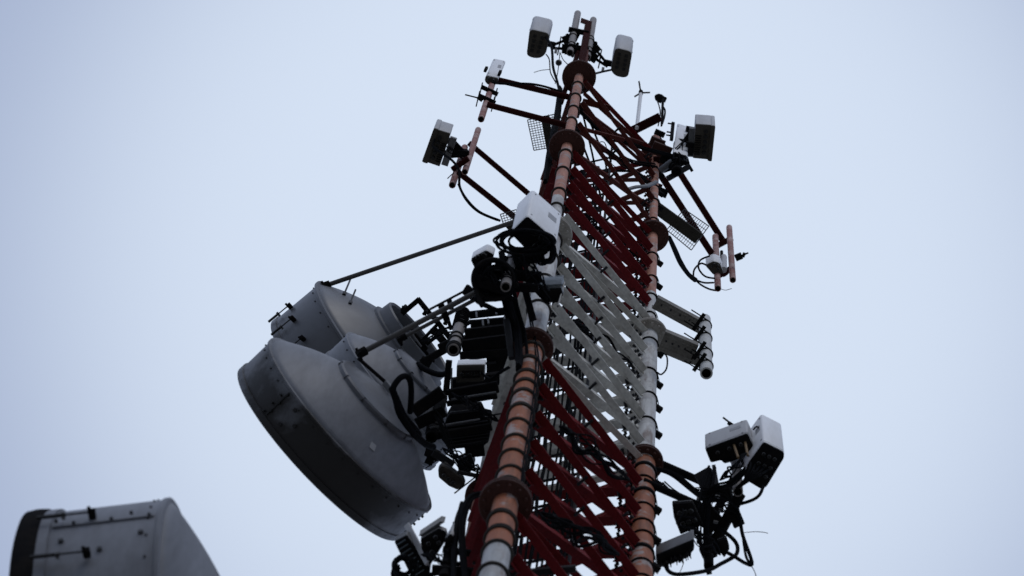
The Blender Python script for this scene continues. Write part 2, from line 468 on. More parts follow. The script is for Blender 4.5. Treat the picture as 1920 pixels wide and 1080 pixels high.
# ------------------------------------------------------------------ cables and ladder inside
dBC = (LEG['C'] - LEG['B']).normalized()
nBC = V((dBC.y, -dBC.x, 0)); nBC = nBC if nBC.dot(CEN - LEG['B']) > 0 else -nBC
mid = (LEG['B'] + LEG['C']) / 2 + nBC * .42
lad = thing('cable_ladder', 'galvanised cable ladder standing inside the lattice mast', 'ladder', (mid.x, mid.y, 20))
for sgn in (-1, 1):
    o = mid + dBC * .32 * sgn
    MB().beam(V((o.x, o.y, 20)), V((o.x, o.y, 55.5)), .05, .03, 'dark_steel', up=dBC).build('rail', parent=lad)
zz = 20.4; nr = 0
while zz < 55.4 and nr < 95:
    MB().beam(V((mid.x, mid.y, zz)) - dBC * .32, V((mid.x, mid.y, zz)) + dBC * .32, .03, .03, 'dark_steel').build('rung', parent=lad); zz += .95; nr += 1
for i in range(10):
    o = mid + dBC * (-.29 + .58 * i / 9) + nBC * random.uniform(.03, .10)
    top = random.uniform(44, 54) if i % 3 else 54.5
    pts = []; z = 20.
    while z < top:
        pts.append(V((o.x + random.uniform(-.02, .02), o.y + random.uniform(-.02, .02), z))); z += 1.2
    e = pts[-1]; k = random.choice('ABC'); q = LEG[k]
    pts.append(V((e.x * .7 + q.x * .3, e.y * .7 + q.y * .3, e.z + .5))); pts.append(V((e.x * .2 + q.x * .8, e.y * .2 + q.y * .8, e.z + .9)))
    tag(MB().poly(pts, random.choice((.014, .018, .022)), 'black_rubber', seg=7, smooth=3).build('feeder_cable'),
        'black feeder cable running up the ladder inside the lattice mast', 'cable', 'feeder cables inside the mast')
# climbing ladder on the C-A face
dCA = (LEG['A'] - LEG['C']).normalized(); nCA = V((-dCA.y, dCA.x, 0)); nCA = nCA if nCA.dot(CEN - LEG['A']) > 0 else -nCA
m2 = (LEG['A'] + LEG['C']) / 2 + nCA * .22
lad2 = thing('climbing_ladder', 'climbing ladder with thin rungs behind the near face of the mast', 'ladder', (m2.x, m2.y, 20))
for sgn in (-1, 1):
    o = m2 + dCA * .2 * sgn
    MB().beam(V((o.x, o.y, 20)), V((o.x, o.y, 54)), .045, .02, 'red_arm', up=dCA).build('rail', parent=lad2)
zz = 20.2; nr = 0
while zz < 53.8 and nr < 98:
    MB().tube(V((m2.x, m2.y, zz)) - dCA * .2, V((m2.x, m2.y, zz)) + dCA * .2, .012, 'dark_steel', seg=8).build('rung', parent=lad2); zz += .5; nr += 1

rnd = random.Random(3)
# ------------------------------------------------------------------ helpers for what hangs on the mast
def PB(mb, a, b, w, t, m=None, up=None):
    pa, pb = P(*a), P(*b); k = ppm(a[2])
    mb.beam(pa, pb, w / k, t / k, m, up=up); return mb
def wire(pts, r, mb=None, m='black_rubber', smooth=5, seg=7):
    mb = mb or MB('black_rubber'); mb.poly([P(*p) for p in pts], r, m, seg=seg, smooth=smooth); return mb
def up_pole(mb, px, py, h, top_py, r, m, hole=True, seg=20):
    a = P(px, py, h); ht = zat(a.x, a.y, top_py); b = V((a.x, a.y, ht + EYE))
    if hole: mb.pipe(a, b, r, m, seg=seg)
    else: mb.tube(a, b, r, m, seg=seg)
    return a, b
def lerp(a, b, t): return a + (b - a) * t
def ubolt(mb, c, ax, r, d, ln=.09, m='dark_steel', wd=.13):
    """a U bolt with a clamp plate on a pipe at c; d points to the plate"""
    d = V(d).normalized(); ax = V(ax).normalized()
    mb.ring(c, ax, r + .008, .009, m, seg=20, rs=6)
    s = ax.cross(d).normalized()
    for sg in (-1, 1): mb.tube(c + s * sg * (r + .008), c + s * sg * (r + .008) + d * (r + ln), .009, m, seg=6)
    q = c + d * (r + .02); mb.beam(q - s * wd / 2 - s * .04, q + s * wd / 2 + s * .04, .05, .03, m, up=ax)
    return mb

def panel(name, label, cat, poly, h, ref_py, side='white_plastic', base='base_plate', cr=6, bev=.02, group=None, ports=None, shift=None, lip=.10, back=None, pr=.022, tails=0, seam=False):
    """upright box aerial or radio unit: poly is its underside as seen, ref_py the row of the top above poly[0]"""
    xy = pxpoly(poly, h); top = zat(xy[0][0], xy[0][1], ref_py); k = ppm(h)
    cx = sum(p[0] for p in xy) / len(xy); cy = sum(p[1] for p in xy) / len(xy)
    t = thing(name, label, cat, (cx, cy, h + EYE), group)
    rp = roundpoly(xy, cr / k)
    z0 = h + EYE; z1 = top + EYE
    sh = V(shift) if shift else None
    hb = MB(); hb.prism(rp, z0 + .035, z1, side, bev=bev, shift=sh)
    if seam:
        # fine joint lines and a rating plate recess on the cover
        for sx in seam:
            i = int(sx * len(rp)) % len(rp); p = V((*rp[i], 0)); q = V((cx, cy, 0)); d = (p - q).normalized()
            hb.beam(p + d * .0015 + V((0, 0, z0 + .06)), p + d * .0015 + V((0, 0, z1 - .03)), .008, .006, 'cast_alloy', up=d)
    hb.build('housing', parent=t, ang=50)
    def ins(p, q): return (cx + (p[0] - cx) * q, cy + (p[1] - cy) * q)
    gk = MB(); gk.prism([(cx + (p[0] - cx) * 1.004, cy + (p[1] - cy) * 1.004) for p in rp], z0 + .075, z0 + .085, 'cast_alloy', bev=.002); gk.build('gasket', parent=t)
    if z1 - z0 > .5 and side in ('white_plastic', 'grey_plastic'):
        i = max(range(len(xy)), key=lambda i: (V((*xy[i], 0)) - V((*xy[(i + 1) % len(xy)], 0))).length - (0 if (xy[i][1] + xy[(i + 1) % len(xy)][1]) / 2 < cy else 9))
        a_, b_ = V((*xy[i], 0)), V((*xy[(i + 1) % len(xy)], 0)); d_ = (b_ - a_).normalized(); o_ = ((a_ + b_) / 2 - V((cx, cy, 0))); o_ = (o_ - d_ * o_.dot(d_)).normalized()
        wl = (b_ - a_).length; fz = lambda z: (sh * ((z - z0) / (z1 - z0)) if sh else V((0, 0, 0)))
        lb = MB(); zc = z0 + (z1 - z0) * .62; c_ = lerp(a_, b_, .72) + V((0, 0, zc)) + fz(zc) + o_ * .001
        lb.beam(c_ - d_ * wl * .13, c_ + d_ * wl * .13, .005, (z1 - z0) * .16, 'label_grey'); lb.build('rating_plate', parent=t)
        for zf in (.16, .9):
            for xf in (.12, .88):
                zc = z0 + (z1 - z0) * zf; c_ = lerp(a_, b_, xf) + V((0, 0, zc)) + fz(zc)
                MB().tube(c_ - o_ * .004, c_ + o_ * .006, .012, 'cast_alloy', seg=8).build('screw', parent=t)
    bb = MB(); bb.prism([ins(p, .985) for p in rp], z0 - .002, z0 + .045, base, bev=.008)
    bb.prism([ins(p, .86) for p in rp], z0 - .012, z0 + .01, base, bev=.004)
    bp = bb.build('end_cap', parent=t)
    if ports:
        a, b, c, d = [V((*xy[i], 0)) for i in ports[2]] if len(ports) > 2 else [V((*xy[i], 0)) for i in range(4)]
        for i in range(ports[0]):
            for j in range(ports[1]):
                uu = (i + .5) / ports[0] * .8 + .1; vv = (j + .5) / ports[1] * .74 + .13
                p = lerp(lerp(a, b, uu), lerp(d, c, uu), vv); p.z = z0
                mb = MB('port_black')
                if pr > 0: mb.tube(p + V((0, 0, -.05)), p + V((0, 0, .0)), pr, 'port_black', seg=10); mb.ring(p + V((0, 0, -.02)), (0, 0, 1), pr, .006, 'cast_alloy', seg=12, rs=5)
                else:
                    e = (b - a).normalized(); f = (d - a).normalized()
                    mb.beam(p + e * pr * .9 + V((0, 0, -.016)), p - e * pr * .9 + V((0, 0, -.016)), -pr * 1.9, .014, 'port_black')
                mb.build('cable_port', parent=t)
    for i in range(tails):
        p = V((cx + random.uniform(-.1, .1), cy + random.uniform(-.1, .1), z0))
        MB().poly([p, p + V((random.uniform(-.04, .04), random.uniform(-.04, .04), -.15)), p + V((random.uniform(-.15, .15), random.uniform(-.1, .2), -.32))], .012, 'black_rubber').build('cable_tail', parent=t)
    return t, rp, z0, z1

def mount(label, poles, arms, group='antenna mounts on the mast', clamps=(), name='antenna_mount', pole_mat='rosy_pole', arm_mat='red_arm'):
    pp = [P(*p[:3]) for p in poles]
    t = thing(name, label, 'mount', pp[0] if pp else P(*arms[0][0]), group)
    for p in poles:
        mb = MB(); a, b = up_pole(mb, p[0], p[1], p[2], p[3], p[4] / 2 / ppm(p[2]), p[5] if len(p) > 5 else pole_mat)
        mb.build('pole', parent=t)
    for a in arms:
        mb = MB(); pa, pb = P(*a[0]), P(*a[1])
        if len(a) > 3 and a[3] == 'flat': mb.beam(pa, pb, a[2] / ppm(a[0][2]), a[2] / ppm(a[0][2]) * .7, a[4] if len(a) > 4 else arm_mat)
        else: mb.tube(pa, pb, a[2] / 2 / ppm(a[0][2]), arm_mat, seg=16)
        mb.build('arm', parent=t)
    return t

def tangle(label, a, b, n, r, sag, jit, cat='cable bundle'):
    '''thin leads wandering between two places with loops of slack'''
    mb = MB()
    for i in range(n):
        pts = []; k = rnd.randint(4, 7); sg = sag * rnd.uniform(.2, 1.3)
        for j in range(k + 1):
            t = j / k; w = math.sin(math.pi * t)
            pts.append(P(a[0] + (b[0] - a[0]) * t + rnd.uniform(-jit, jit) * w, a[1] + (b[1] - a[1]) * t + rnd.uniform(-jit, jit) * w, a[2] + (b[2] - a[2]) * t - sg * w))
        mb.poly(pts, r * rnd.uniform(.6, 1.3), 'black_rubber', seg=6, smooth=5)
    return tag(mb.build('cable_tangle'), label, cat)
# ------------------------------------------------------------------ the two stub poles and aerials at the very top
tp = thing('mast_top_bracket', 'twin grey pipe stubs on a dark red post at the tip of the mast', 'bracket', L('A', 54.3))
hA = lambda py: zat(LEG['A'].x, LEG['A'].y, py)
mb = MB(); mb.beam(L('A', 54.2), L('A', hA(48)), .10, .13, 'red_arm'); mb.beam(P(1086, 92, 57.3), P(1052, 192, 53.4), .08, .08, 'red_arm')
mb.beam(L('A', 54.25) + V((.1, -.06, 0)), P(1101, 95, 57), .05, .05, 'brown_red_brace')
mb.build('post', parent=tp)
for (x, y, ty, rr) in ((1068.7, 99, 25, .066), (1101, 108, 37, .066)):
    mb = MB(); up_pole(mb, x, y, 56.6, ty, rr, 'pole_grey'); mb.build('stub_pole', parent=tp)
mb = MB()
for (y0, y1) in ((86, 90), (55, 58)):
    mb.beam(P(1066, y0, 56.9 + (90 - y0) * .05), P(1104, y0 + 8, 56.9 + (90 - y0) * .05), .10, .06, 'dull_black')
for hh in (56.9, 57.4, 58.6):
    for (x, y) in ((1068.7, 99), (1101, 108)):
        a = P(x, y, 56.6); ubolt(mb, V((a.x, a.y, hh + EYE)), (0, 0, 1), .066, (1 if x < 1080 else -1, .3, 0), .05, 'dull_black')
mb.beam(P(1089, 38, 60), P(1109, 45, 60), .5, .02, 'red_arm', up=V((0, 1, 0)))
mb.build('clamp_plate', parent=tp)

def top_aerial(label, poly, h, ref, pole_px, side, prt):
    t, rp, z0, z1 = panel('panel_antenna', label, 'antenna', poly, h, ref, side='grey_plastic', base='base_plate', cr=9, bev=.03, ports=prt, pr=-.030, seam=(.05, .3), lip=.1)
    bx = sum(p[0] for p in poly) / len(poly); by = sum(p[1] for p in poly) / len(poly)
    s = 1 if side > 0 else -1
    # mounting hardware between housing and stub pole
    mb = MB(); k = 103.
    e = bx + s * 25
    mb.beam(P(e, by - 12 + 6, h + .15), P(e + 0, by - 8, h + 1.55), .10, .17, 'dull_black'); mb.build('back_bracket', parent=t)
    mb = MB(); mb.beam(P(e + s * 9, by + 6, h - .05), P(e + s * 9, by + 5, h + 2.1), .09, .05, 'grey_plastic'); mb.build('tilt_rail', parent=t)
    mb = MB()
    for hh, dy in ((h + .2, 2), (h + 1.5, -2)):
        a = P(e, by + dy - 2, hh); b = P(pole_px[0], pole_px[1], hh); b = V((pole_px[2].x, pole_px[2].y, hh + EYE))
        mb.beam(a, lerp(a, b, .85), .05, .04, 'dull_black'); mb.beam(lerp(a, b, .55), lerp(a, b, .98), .17, .07, 'dull_black')
        ubolt(mb, b, (0, 0, 1), .066, a - b, .1, 'dull_black'); mb.tube(lerp(a, b, .4) + V((0, -.1, .1)), lerp(a, b, .4) + V((0, .12, -.05)), .012, 'dull_black', seg=6)
    mb.build('pipe_clamp', parent=t)
    return t
a1 = P(1068.7, 99, 56.6); a2 = P(1101, 108, 56.6)
top_aerial('white topped panel aerial on the left side of the mast tip, dark ports underneath', [(993, 54), (1031.5, 63), (1023.5, 101), (1014, 109), (1000, 109.5), (987, 104)], 56.8, 28, (1068, 80, a1), 1, (2, 4, (0, 1, 3, 5)))
top_aerial('white topped panel aerial on the right side of the mast tip, dark ports underneath', [(1186, 97), (1153.5, 89), (1144.5, 132), (1154, 143), (1170, 146), (1178, 143)], 56.8, 70, (1101, 95, a2), -1, (2, 4, (0, 1, 2, 5)))

# ------------------------------------------------------------------ arms and poles
mount('dark red twin arm mount reaching left from the mast top to one short pole',
      [(902, 223.5, 49.0, 150, 12.5)],
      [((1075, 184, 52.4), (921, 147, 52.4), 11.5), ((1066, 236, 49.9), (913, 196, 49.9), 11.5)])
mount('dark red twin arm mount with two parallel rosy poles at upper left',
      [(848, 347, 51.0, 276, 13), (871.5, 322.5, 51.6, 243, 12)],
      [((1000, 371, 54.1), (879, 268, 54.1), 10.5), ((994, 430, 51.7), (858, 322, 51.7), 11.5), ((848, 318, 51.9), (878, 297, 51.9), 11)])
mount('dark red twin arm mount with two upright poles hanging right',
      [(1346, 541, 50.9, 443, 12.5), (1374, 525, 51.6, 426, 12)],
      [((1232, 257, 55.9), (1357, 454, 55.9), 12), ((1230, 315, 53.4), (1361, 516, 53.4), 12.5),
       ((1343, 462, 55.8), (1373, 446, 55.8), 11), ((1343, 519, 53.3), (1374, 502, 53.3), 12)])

# the small white unit on the left short pole
t, rp, z0, z1 = panel('radio_unit', 'small white radio unit with rounded top on the short pole left of the mast', 'radio', [(911, 142), (934.5, 147), (933, 155), (927, 161), (914, 159), (908, 151)], 52.0, 108, cr=5, bev=.05, ports=(2, 2, (0, 1, 3, 5)), pr=.014, shift=(.03, 0, 0))
a = P(915, 160, 51.8)
mb = MB()
for (x, y, hh) in ((917, 168, 51.2), (912, 184, 50.4)):
    c = P(x, y, hh); mb.beam(c + V((-.14, -.02, 0)), c + V((.16, .05, 0)), .07, .06, 'dull_black'); 
    mb.tube(c + V((-.13, -.09, 0)), c + V((-.13, .1, -.35)), .01, 'dull_black', seg=6); mb.tube(c + V((.13, -.05, 0)), c + V((.13, .13, -.35)), .01, 'dull_black', seg=6)
mb.build('pipe_clamp', parent=t)
tr = MB(); tr.tube(P(898, 184, 50.4), P(872, 177.5, 50.4), .012, 'dull_black', seg=6); tr.beam(P(896, 181, 50.4), P(905, 188, 50.4), .07, .07, 'dull_black')
tr.build('stud', parent=t)
for (x, y) in ((911, 129), (937, 136)):
    MB().beam(P(x - 1.5, y + 4, 52.2), P(x + 1.5, y - 2, 52.4), .05, .05, 'dull_black').build('latch', parent=t)

# massive panels at both upper sides: a thin cover in front of a finned body
def finned_panel(label, cover, body, h, ref, sp, ports_on=True, group=None):
    xy = pxpoly(cover, h); cx = sum(p[0] for p in xy) / 4; cy = sum(p[1] for p in xy) / 4
    t = thing('panel_antenna', label, 'antenna', (cx, cy, h + EYE), group)
    top = zat(xy[0][0], xy[0][1], ref) + EYE; z0 = h + EYE
    MB().prism(roundpoly(xy, .03), z0 - .02, top + .05, 'grey_plastic', bev=.015).prism([(cx + (x - cx) * 1.01, cy + (y - cy) * 1.005) for x, y in roundpoly(xy, .03)], z0 - .028, z0 + .02, 'base_plate', bev=.008).build('front_cover', parent=t)  # thin dark slab below: shade of the cover's underside put into colour
    bx = pxpoly(body, h)
    b = MB(); b.prism(roundpoly(bx, .02), z0 + .02, top, 'grey_plastic', bev=.012); b.build('housing', parent=t)
    b = MB(); cx = sum(p[0] for p in bx) / 4; cy = sum(p[1] for p in bx) / 4
    b.prism([(cx + (x - cx) * .97, cy + (y - cy) * .97) for x, y in bx], z0 - .005, z0 + .03, 'base_plate', bev=.006)
    q = [V((*p, z0)) for p in bx]
    for i in range(9):
        f = (i + .5) / 9 * .6 + .3
        a_ = lerp(q[0], q[3], f); b_ = lerp(q[1], q[2], f)
        b.beam(lerp(a_, b_, .56) + V((0, 0, -.012)), lerp(a_, b_, .94) + V((0, 0, -.012)), .012, .03, 'dull_black')
    b.build('heat_sink', parent=t)
    for i in range(5):
        p = lerp(lerp(q[0], q[3], .2 + .15 * i), lerp(q[1], q[2], .2 + .15 * i), .3)
        MB().tube(p + V((0, 0, -.06)), p, .028, 'port_black', seg=12).ring(p + V((0, 0, -.02)), (0, 0, 1), .03, .007, 'dark_steel', seg=14, rs=5).build('cable_port', parent=t)
    m2_ = MB(); bp = lerp(q[1], q[2], .5)
    e = P(*sp)
    for f in (.25, .7):
        s0 = lerp(q[1], q[2], f) + V((0, 0, .2)); m2_.beam(s0, lerp(s0, e, .9), .14, .07, 'dull_black')
        m2_.tube(s0 + V((0, 0, .1)), lerp(s0, e, .8) + V((0, 0, .12)), .02, 'cast_alloy', seg=8)
    m2_.beam(lerp(q[1], q[2], .1) + (e - bp) * .25, lerp(q[1], q[2], .92) + (e - bp) * .25, .12, .10, 'cast_alloy')
    m2_.beam(e + V((-.1, 0, .0)), e + V((.1, 0, .06)), .12, .2, 'dull_black')
    m2_.build('back_bracket', parent=t)
    return t
finned_panel('grey box aerial with white lid strapped to the twin rosy poles at upper left', [(813.5, 240), (823, 242.5), (802, 306.5), (791, 303)], [(822, 243), (845, 250), (824, 313), (801, 305)], 52.6, 223.5, (866, 287, 52.8))
finned_panel('grey box aerial with white lid on the far upper right side of the mast', [(1341.5, 236), (1333, 235), (1326, 300.5), (1334.5, 302.5)], [(1334, 234), (1304, 232), (1299, 297), (1327, 299.5)], 53.0, 218, (1284, 270, 53.4))
t, rp, z0, z1 = panel('panel_antenna', 'narrow white panel aerial beside the grey box aerial at upper right', 'antenna', [(1261, 285), (1289, 293), (1287.5, 309), (1263, 305)], 52.2, 229, side='white_plastic', base='dull_black', cr=4, bev=.03, ports=(3, 1), pr=.02, shift=(.075, 0, 0), tails=3)
mb = MB()
for (x, y) in ((1258, 232), (1256, 248), (1255, 254)):
    mb.tube(P(x - 6, y - 1, 54), P(x + 6, y + 1, 54), .014, 'dull_black', seg=6)
mb.beam(P(1259, 262, 52.8), P(1262, 231, 54.2), .05, .06, 'dull_black'); 
for hh in (52.7, 54.3): mb.beam(P(1286, 270 - (hh - 52.7) * 18, hh), P(1302, 273 - (hh - 52.7) * 18, hh), .1, .08, 'dull_black')
mb.beam(P(1295, 285, 52.6), P(1296, 246, 54.6), .12, .1, 'dull_black')
mb.build('pipe_clamp', parent=t)
mt = thing('antenna_mount', 'dark clamp assembly under the narrow white panel at the top of the right leg', 'mount', P(1270, 315, 52.2))
mb = MB(); mb.pipe(P(1268, 322, 51.9), P(1272, 270, 54.6), .09, 'dull_black'); mb.build('pole', parent=mt)
mb = MB(); PB(mb, (1243, 318, 52.3), (1290, 300, 52.5), 13, 9, 'dull_black'); PB(mb, (1252, 335, 52.0), (1292, 312, 52.2), 10, 8, 'dark_steel'); mb.beam(P(1288, 304, 52.3), P(1298, 321, 52.2), .05, .03, 'dull_black'); mb.beam(P(1225, 300, 53.5), P(1270, 296, 53.5), .12, .1, 'red_arm'); mb.build('clamp_plate', parent=mt)
mb = MB(); mb.tube(P(1238, 320, 52.2), P(1261, 303, 52.2), .06, 'galvanised', seg=12); mb.build('arm', parent=mt)

# unit on the right hand poles
t, rp, z0, z1 = panel('radio_unit', 'small white radio unit between the two poles hanging out on the right', 'radio', [(1322, 498), (1338, 490), (1350, 494), (1357, 513), (1338, 516)], 51.8, 483, cr=4, ports=(2, 2), pr=.016)
MB().tube(P(1357, 506, 51.9), P(1357, 482, 53.1), .055, 'grey_plastic', seg=14).build('filter_can', parent=t)
MB().tube(P(1353, 480, 53.2), P(1353, 472, 53.6), .03, 'dull_black', seg=8).build('clip', parent=t)
st = MB(); st.tube(P(1380, 484, 52.4), P(1403, 474, 52.4), .015, 'dull_black', seg=6); st.beam(P(1379, 484, 52.4), P(1391, 479, 52.4), .11, .09, 'dull_black'); st.beam(P(1392, 477, 52.4), P(1397, 479, 52.4), .08, .06, 'dull_black')
tag(st.build('pipe_clamp'), 'black stud clamp sticking out of the outermost right pole', 'clamp')
# pole stub on two grey channel beams
qm = thing('antenna_mount', 'white pipe stub held by two grey channel beams right of the white mast section', 'mount', P(1323, 708, 38.6))
mb = MB(); sa, sb = up_pole(mb, 1324.5, 700, 38.9, 598, 12 / ppm(38.9), 'old_white_pipe', seg=28); mb.build('pole', parent=qm)
for (q0, q1, w_, tail) in (((1228, 568, 41.6), (1320, 618, 41.6), 24, None), ((1240, 640, 39.9), (1302, 666, 39.9), 41, ((1296, 672, 39.9), (1316, 680, 39.9)))):
    a, b = P(*q0), P(*q1); d = (b - a).normalized(); k = ppm(q0[2]); w = w_ / k
    mb = MB(); s_, _t = frame(d)
    mb.channel(a, b, w, .16, .014, 'beam_grey', up=V((0, 0, 1)))
    for sg in (-.28, .3): mb.beam(a + s_ * sg * w - V((0, 0, .004)), b + s_ * sg * w - V((0, 0, .004)), .02, .012, 'beam_grey')
    for i in range(5):
        c = lerp(a, b, .12 + i * .19) + s_ * w * .1; mb.tube(c + V((0, 0, -.02)), c + V((0, 0, .02)), .014, 'dark_steel', seg=6)
    mb.build('channel_beam', parent=qm)
    if tail:
        mb = MB(); mb.channel(P(*tail[0]), P(*tail[1]), 20 / k, .12, .014, 'beam_grey', up=V((0, 0, 1))); mb.build('channel_beam', parent=qm)
mb = MB()
for f in (.12, .33, .62, .86):
    c = lerp(sa, sb, f); ubolt(mb, c, (0, 0, 1), 12 / ppm(38.9), (-.93, -.36, 0), .2, 'dull_black', .2)
mb.build('u_bolt', parent=qm)

# ------------------------------------------------------------------ front box aerials in front of the near leg
hF = 36.4
t, rp, z0, z1 = panel('panel_antenna', 'large white box aerial standing in front of the near leg of the mast', 'antenna', [(988, 405), (1046, 455), (1022, 480), (1000, 482), (956, 437)], hF, 354, cr=7, bev=.035, ports=(3, 2), pr=.03, side='white_plastic', base='dull_black')
t2, _, _, _ = panel('radio_unit', 'small white radio unit peeking out left of the black cable coil', 'radio', [(882, 487), (889, 482), (911, 470), (926, 478), (921, 500), (893, 510)], 36.6, 473, cr=4, bev=.03, base='dull_black', ports=(2, 2), pr=.02)
fm = thing('antenna_mount', 'short pipe and black ring bracket below the large white box aerial', 'mount', P(945, 540, 35.2))
mb = MB(); pa, pb = up_pole(mb, 948, 538, 35.4, 470, .062, 'pole_grey'); mb.build('pole', parent=fm)
mb = MB()
for dz, rr in ((0, .24), (.12, .25), (.30, .22)):
    mb.ring(P(925, 524, 35.7 + dz), (.1, .05, 1), rr, .02, 'dull_black', seg=40)
mb.build('ring_bracket', parent=fm)
mb = MB(); mb.beam(P(900, 536, 35.9), P(1010, 540, 35.9), .1, .1, 'dull_black'); mb.beam(P(905, 512, 36.2), P(1015, 520, 36.2), .12, .1, 'dull_black')
mb.beam(P(930, 500, 36.6), P(1020, 480, 36.6), .1, .14, 'dull_black'); mb.beam(P(900, 560, 35.8), P(960, 556, 35.8), .07, .12, 'dull_black')
mb.beam(P(895, 525, 35.8), P(958, 545, 35.7), .14, .1, 'dull_black')
mb.beam(P(893, 545, 35.7), P(904, 574, 35.5), .05, .05, 'dull_black')
mb.build('bracket_arm', parent=fm)
mb = MB()
for dz in (.02, .12, .5, 1.): ubolt(mb, lerp(pa, pb, .12 + dz * .55), (0, 0, 1), .062, (.6, .7, 0), .06, 'dull_black')
mb.build('u_bolt', parent=fm)
# finned unit clamped on the leg
gx = [(1003, 541), (1057, 524), (1061, 556), (1047, 568), (1008, 552)]
t3, _, _, _ = panel('radio_unit', 'dark blue grey finned radio unit clamped on the near leg below the big white box', 'radio', [(1003, 543), (1052, 540), (1056, 553), (1046, 568), (1020, 566)], 37.0, 521, side='sheet_blue', base='dull_black', cr=2, bev=.008)
mb = MB(); A_, B_ = P(1002, 541, 37.0), P(1053, 538, 37.0)
for i in range(22):
    p = lerp(A_, B_, i / 21) + V((0, -.012, 0)); mb.beam(p + V((0, 0, .05)), p + V((0, 0, .50)), .008, .03, 'sheet_blue', up=V((0, 1, 0)))
mb.build('cooling_fins', parent=t3)
MB().beam(P(1058, 530, 37.3), P(1046, 574, 36.7), .02, .03, 'cast_alloy').build('frame_bar', parent=t3)
# cable coils
def coil(label, c, rx, ry, h, n, group=None, thick=.014, jitter=8, tilt=.12):
    mb = MB()
    for i in range(n):
        pts = []; ph = rnd.uniform(0, 6); kx = rx * rnd.uniform(.6, 1.05); ky = ry * rnd.uniform(.6, 1.1); ox, oy = rnd.uniform(-jitter, jitter), rnd.uniform(-jitter * .5, jitter * .5); dz = rnd.uniform(-.12, .12)
        for j in range(12):
            a = 2 * math.pi * j / 12
            pts.append(P(c[0] + ox + kx * math.cos(a + ph), c[1] + oy + ky * math.sin(a + ph), h + dz + tilt * math.sin(a * 2 + ph)))
        mb.poly(pts, thick * rnd.uniform(.8, 1.2), 'black_rubber', seg=7, smooth=4, closed=True)
    return tag(mb.build('cable_coil'), label, 'cable coil', group)
coil('flat oval coil of black cable under the large white box aerial', (983, 453), 52, 22, 36.1, 9)
coil('round coil of black cable left of the near leg around the short pipe', (926, 520), 38, 34, 35.9, 9)
coil('tight coil of black jumper cable on the rear of the large white box aerial', (1022, 475), 20, 22, 36.2, 6)
def trunk(label, ends, n, r, spread, name='cable_bundle', cat='cable bundle', m='black_rubber', group=None, sm=5):
    mb = MB()
    for i in range(n):
        ox, oy = rnd.uniform(-spread, spread), rnd.uniform(-spread, spread)
        mb.poly([P(x + ox * (1 if 0 < k < len(ends) - 1 else .6) + rnd.uniform(-1.2, 1.2), y + oy * .6, h + rnd.uniform(-.05, .05)) for k, (x, y, h) in enumerate(ends)], r * rnd.uniform(.75, 1.25), m, seg=7, smooth=sm)
    return tag(mb.build(name), label, cat, group)
trunk('thick black cables dropping from the coil along the near leg to the red flange', [(945, 478, 36.6), (955, 530, 36.1), (963, 575, 35.9), (975, 620, 35.9), (980, 672, 35.2), (976, 690, 34.8)], 10, .026, 10)
trunk('black cables draped from the white box across the near leg to the finned unit', [(962, 470, 36.6), (980, 508, 36.4), (1006, 540, 36.6), (1028, 566, 36.6)], 9, .016, 9)
trunk('black cables beside the near leg going down past the red flange', [(985, 540, 36.6), (992, 585, 36.4), (1000, 625, 36.2), (1008, 680, 35), (1000, 760, 33.2), (985, 860, 31.2), (975, 930, 30.2)], 2, .010, 3)
trunk('black jumper cables looping from the round coil to the stabiliser rods', [(905, 540, 36), (895, 562, 35.8), (915, 575, 35.8), (950, 590, 35.9)], 6, .013, 6)
mbx = MB(); PB(mbx, (958, 560, 36.2), (985, 650, 35.9), 14, 9, 'dull_black'); PB(mbx, (942, 545, 36.0), (962, 640, 35.9), 10, 9, 'dull_black'); PB(mbx, (950, 600, 35.9), (960, 672, 35.4), 12, 10, 'dark_steel'); PB(mbx, (985, 545, 36.6), (1000, 600, 36.3), 12, 8, 'dull_black')
tag(mbx.build('support_frame'), 'black steel posts standing on the red flange of the near leg', 'frame')

tangle('thin black leads snarled between the white box underside and the near leg', (955, 468, 36.3), (1030, 545, 36.6), 9, .010, .5, 16)
tangle('thin black leads snarled around the short pipe below the cable coils', (905, 505, 36.1), (968, 560, 35.9), 9, .010, .4, 18)
tangle('thin leads strung along the upper left rosy poles', (838, 275, 52.8), (872, 300, 52.3), 6, .010, .3, 10)
tangle('thin leads behind the narrow white panel at upper right', (1285, 262, 53.2), (1255, 320, 52), 6, .010, .3, 9)

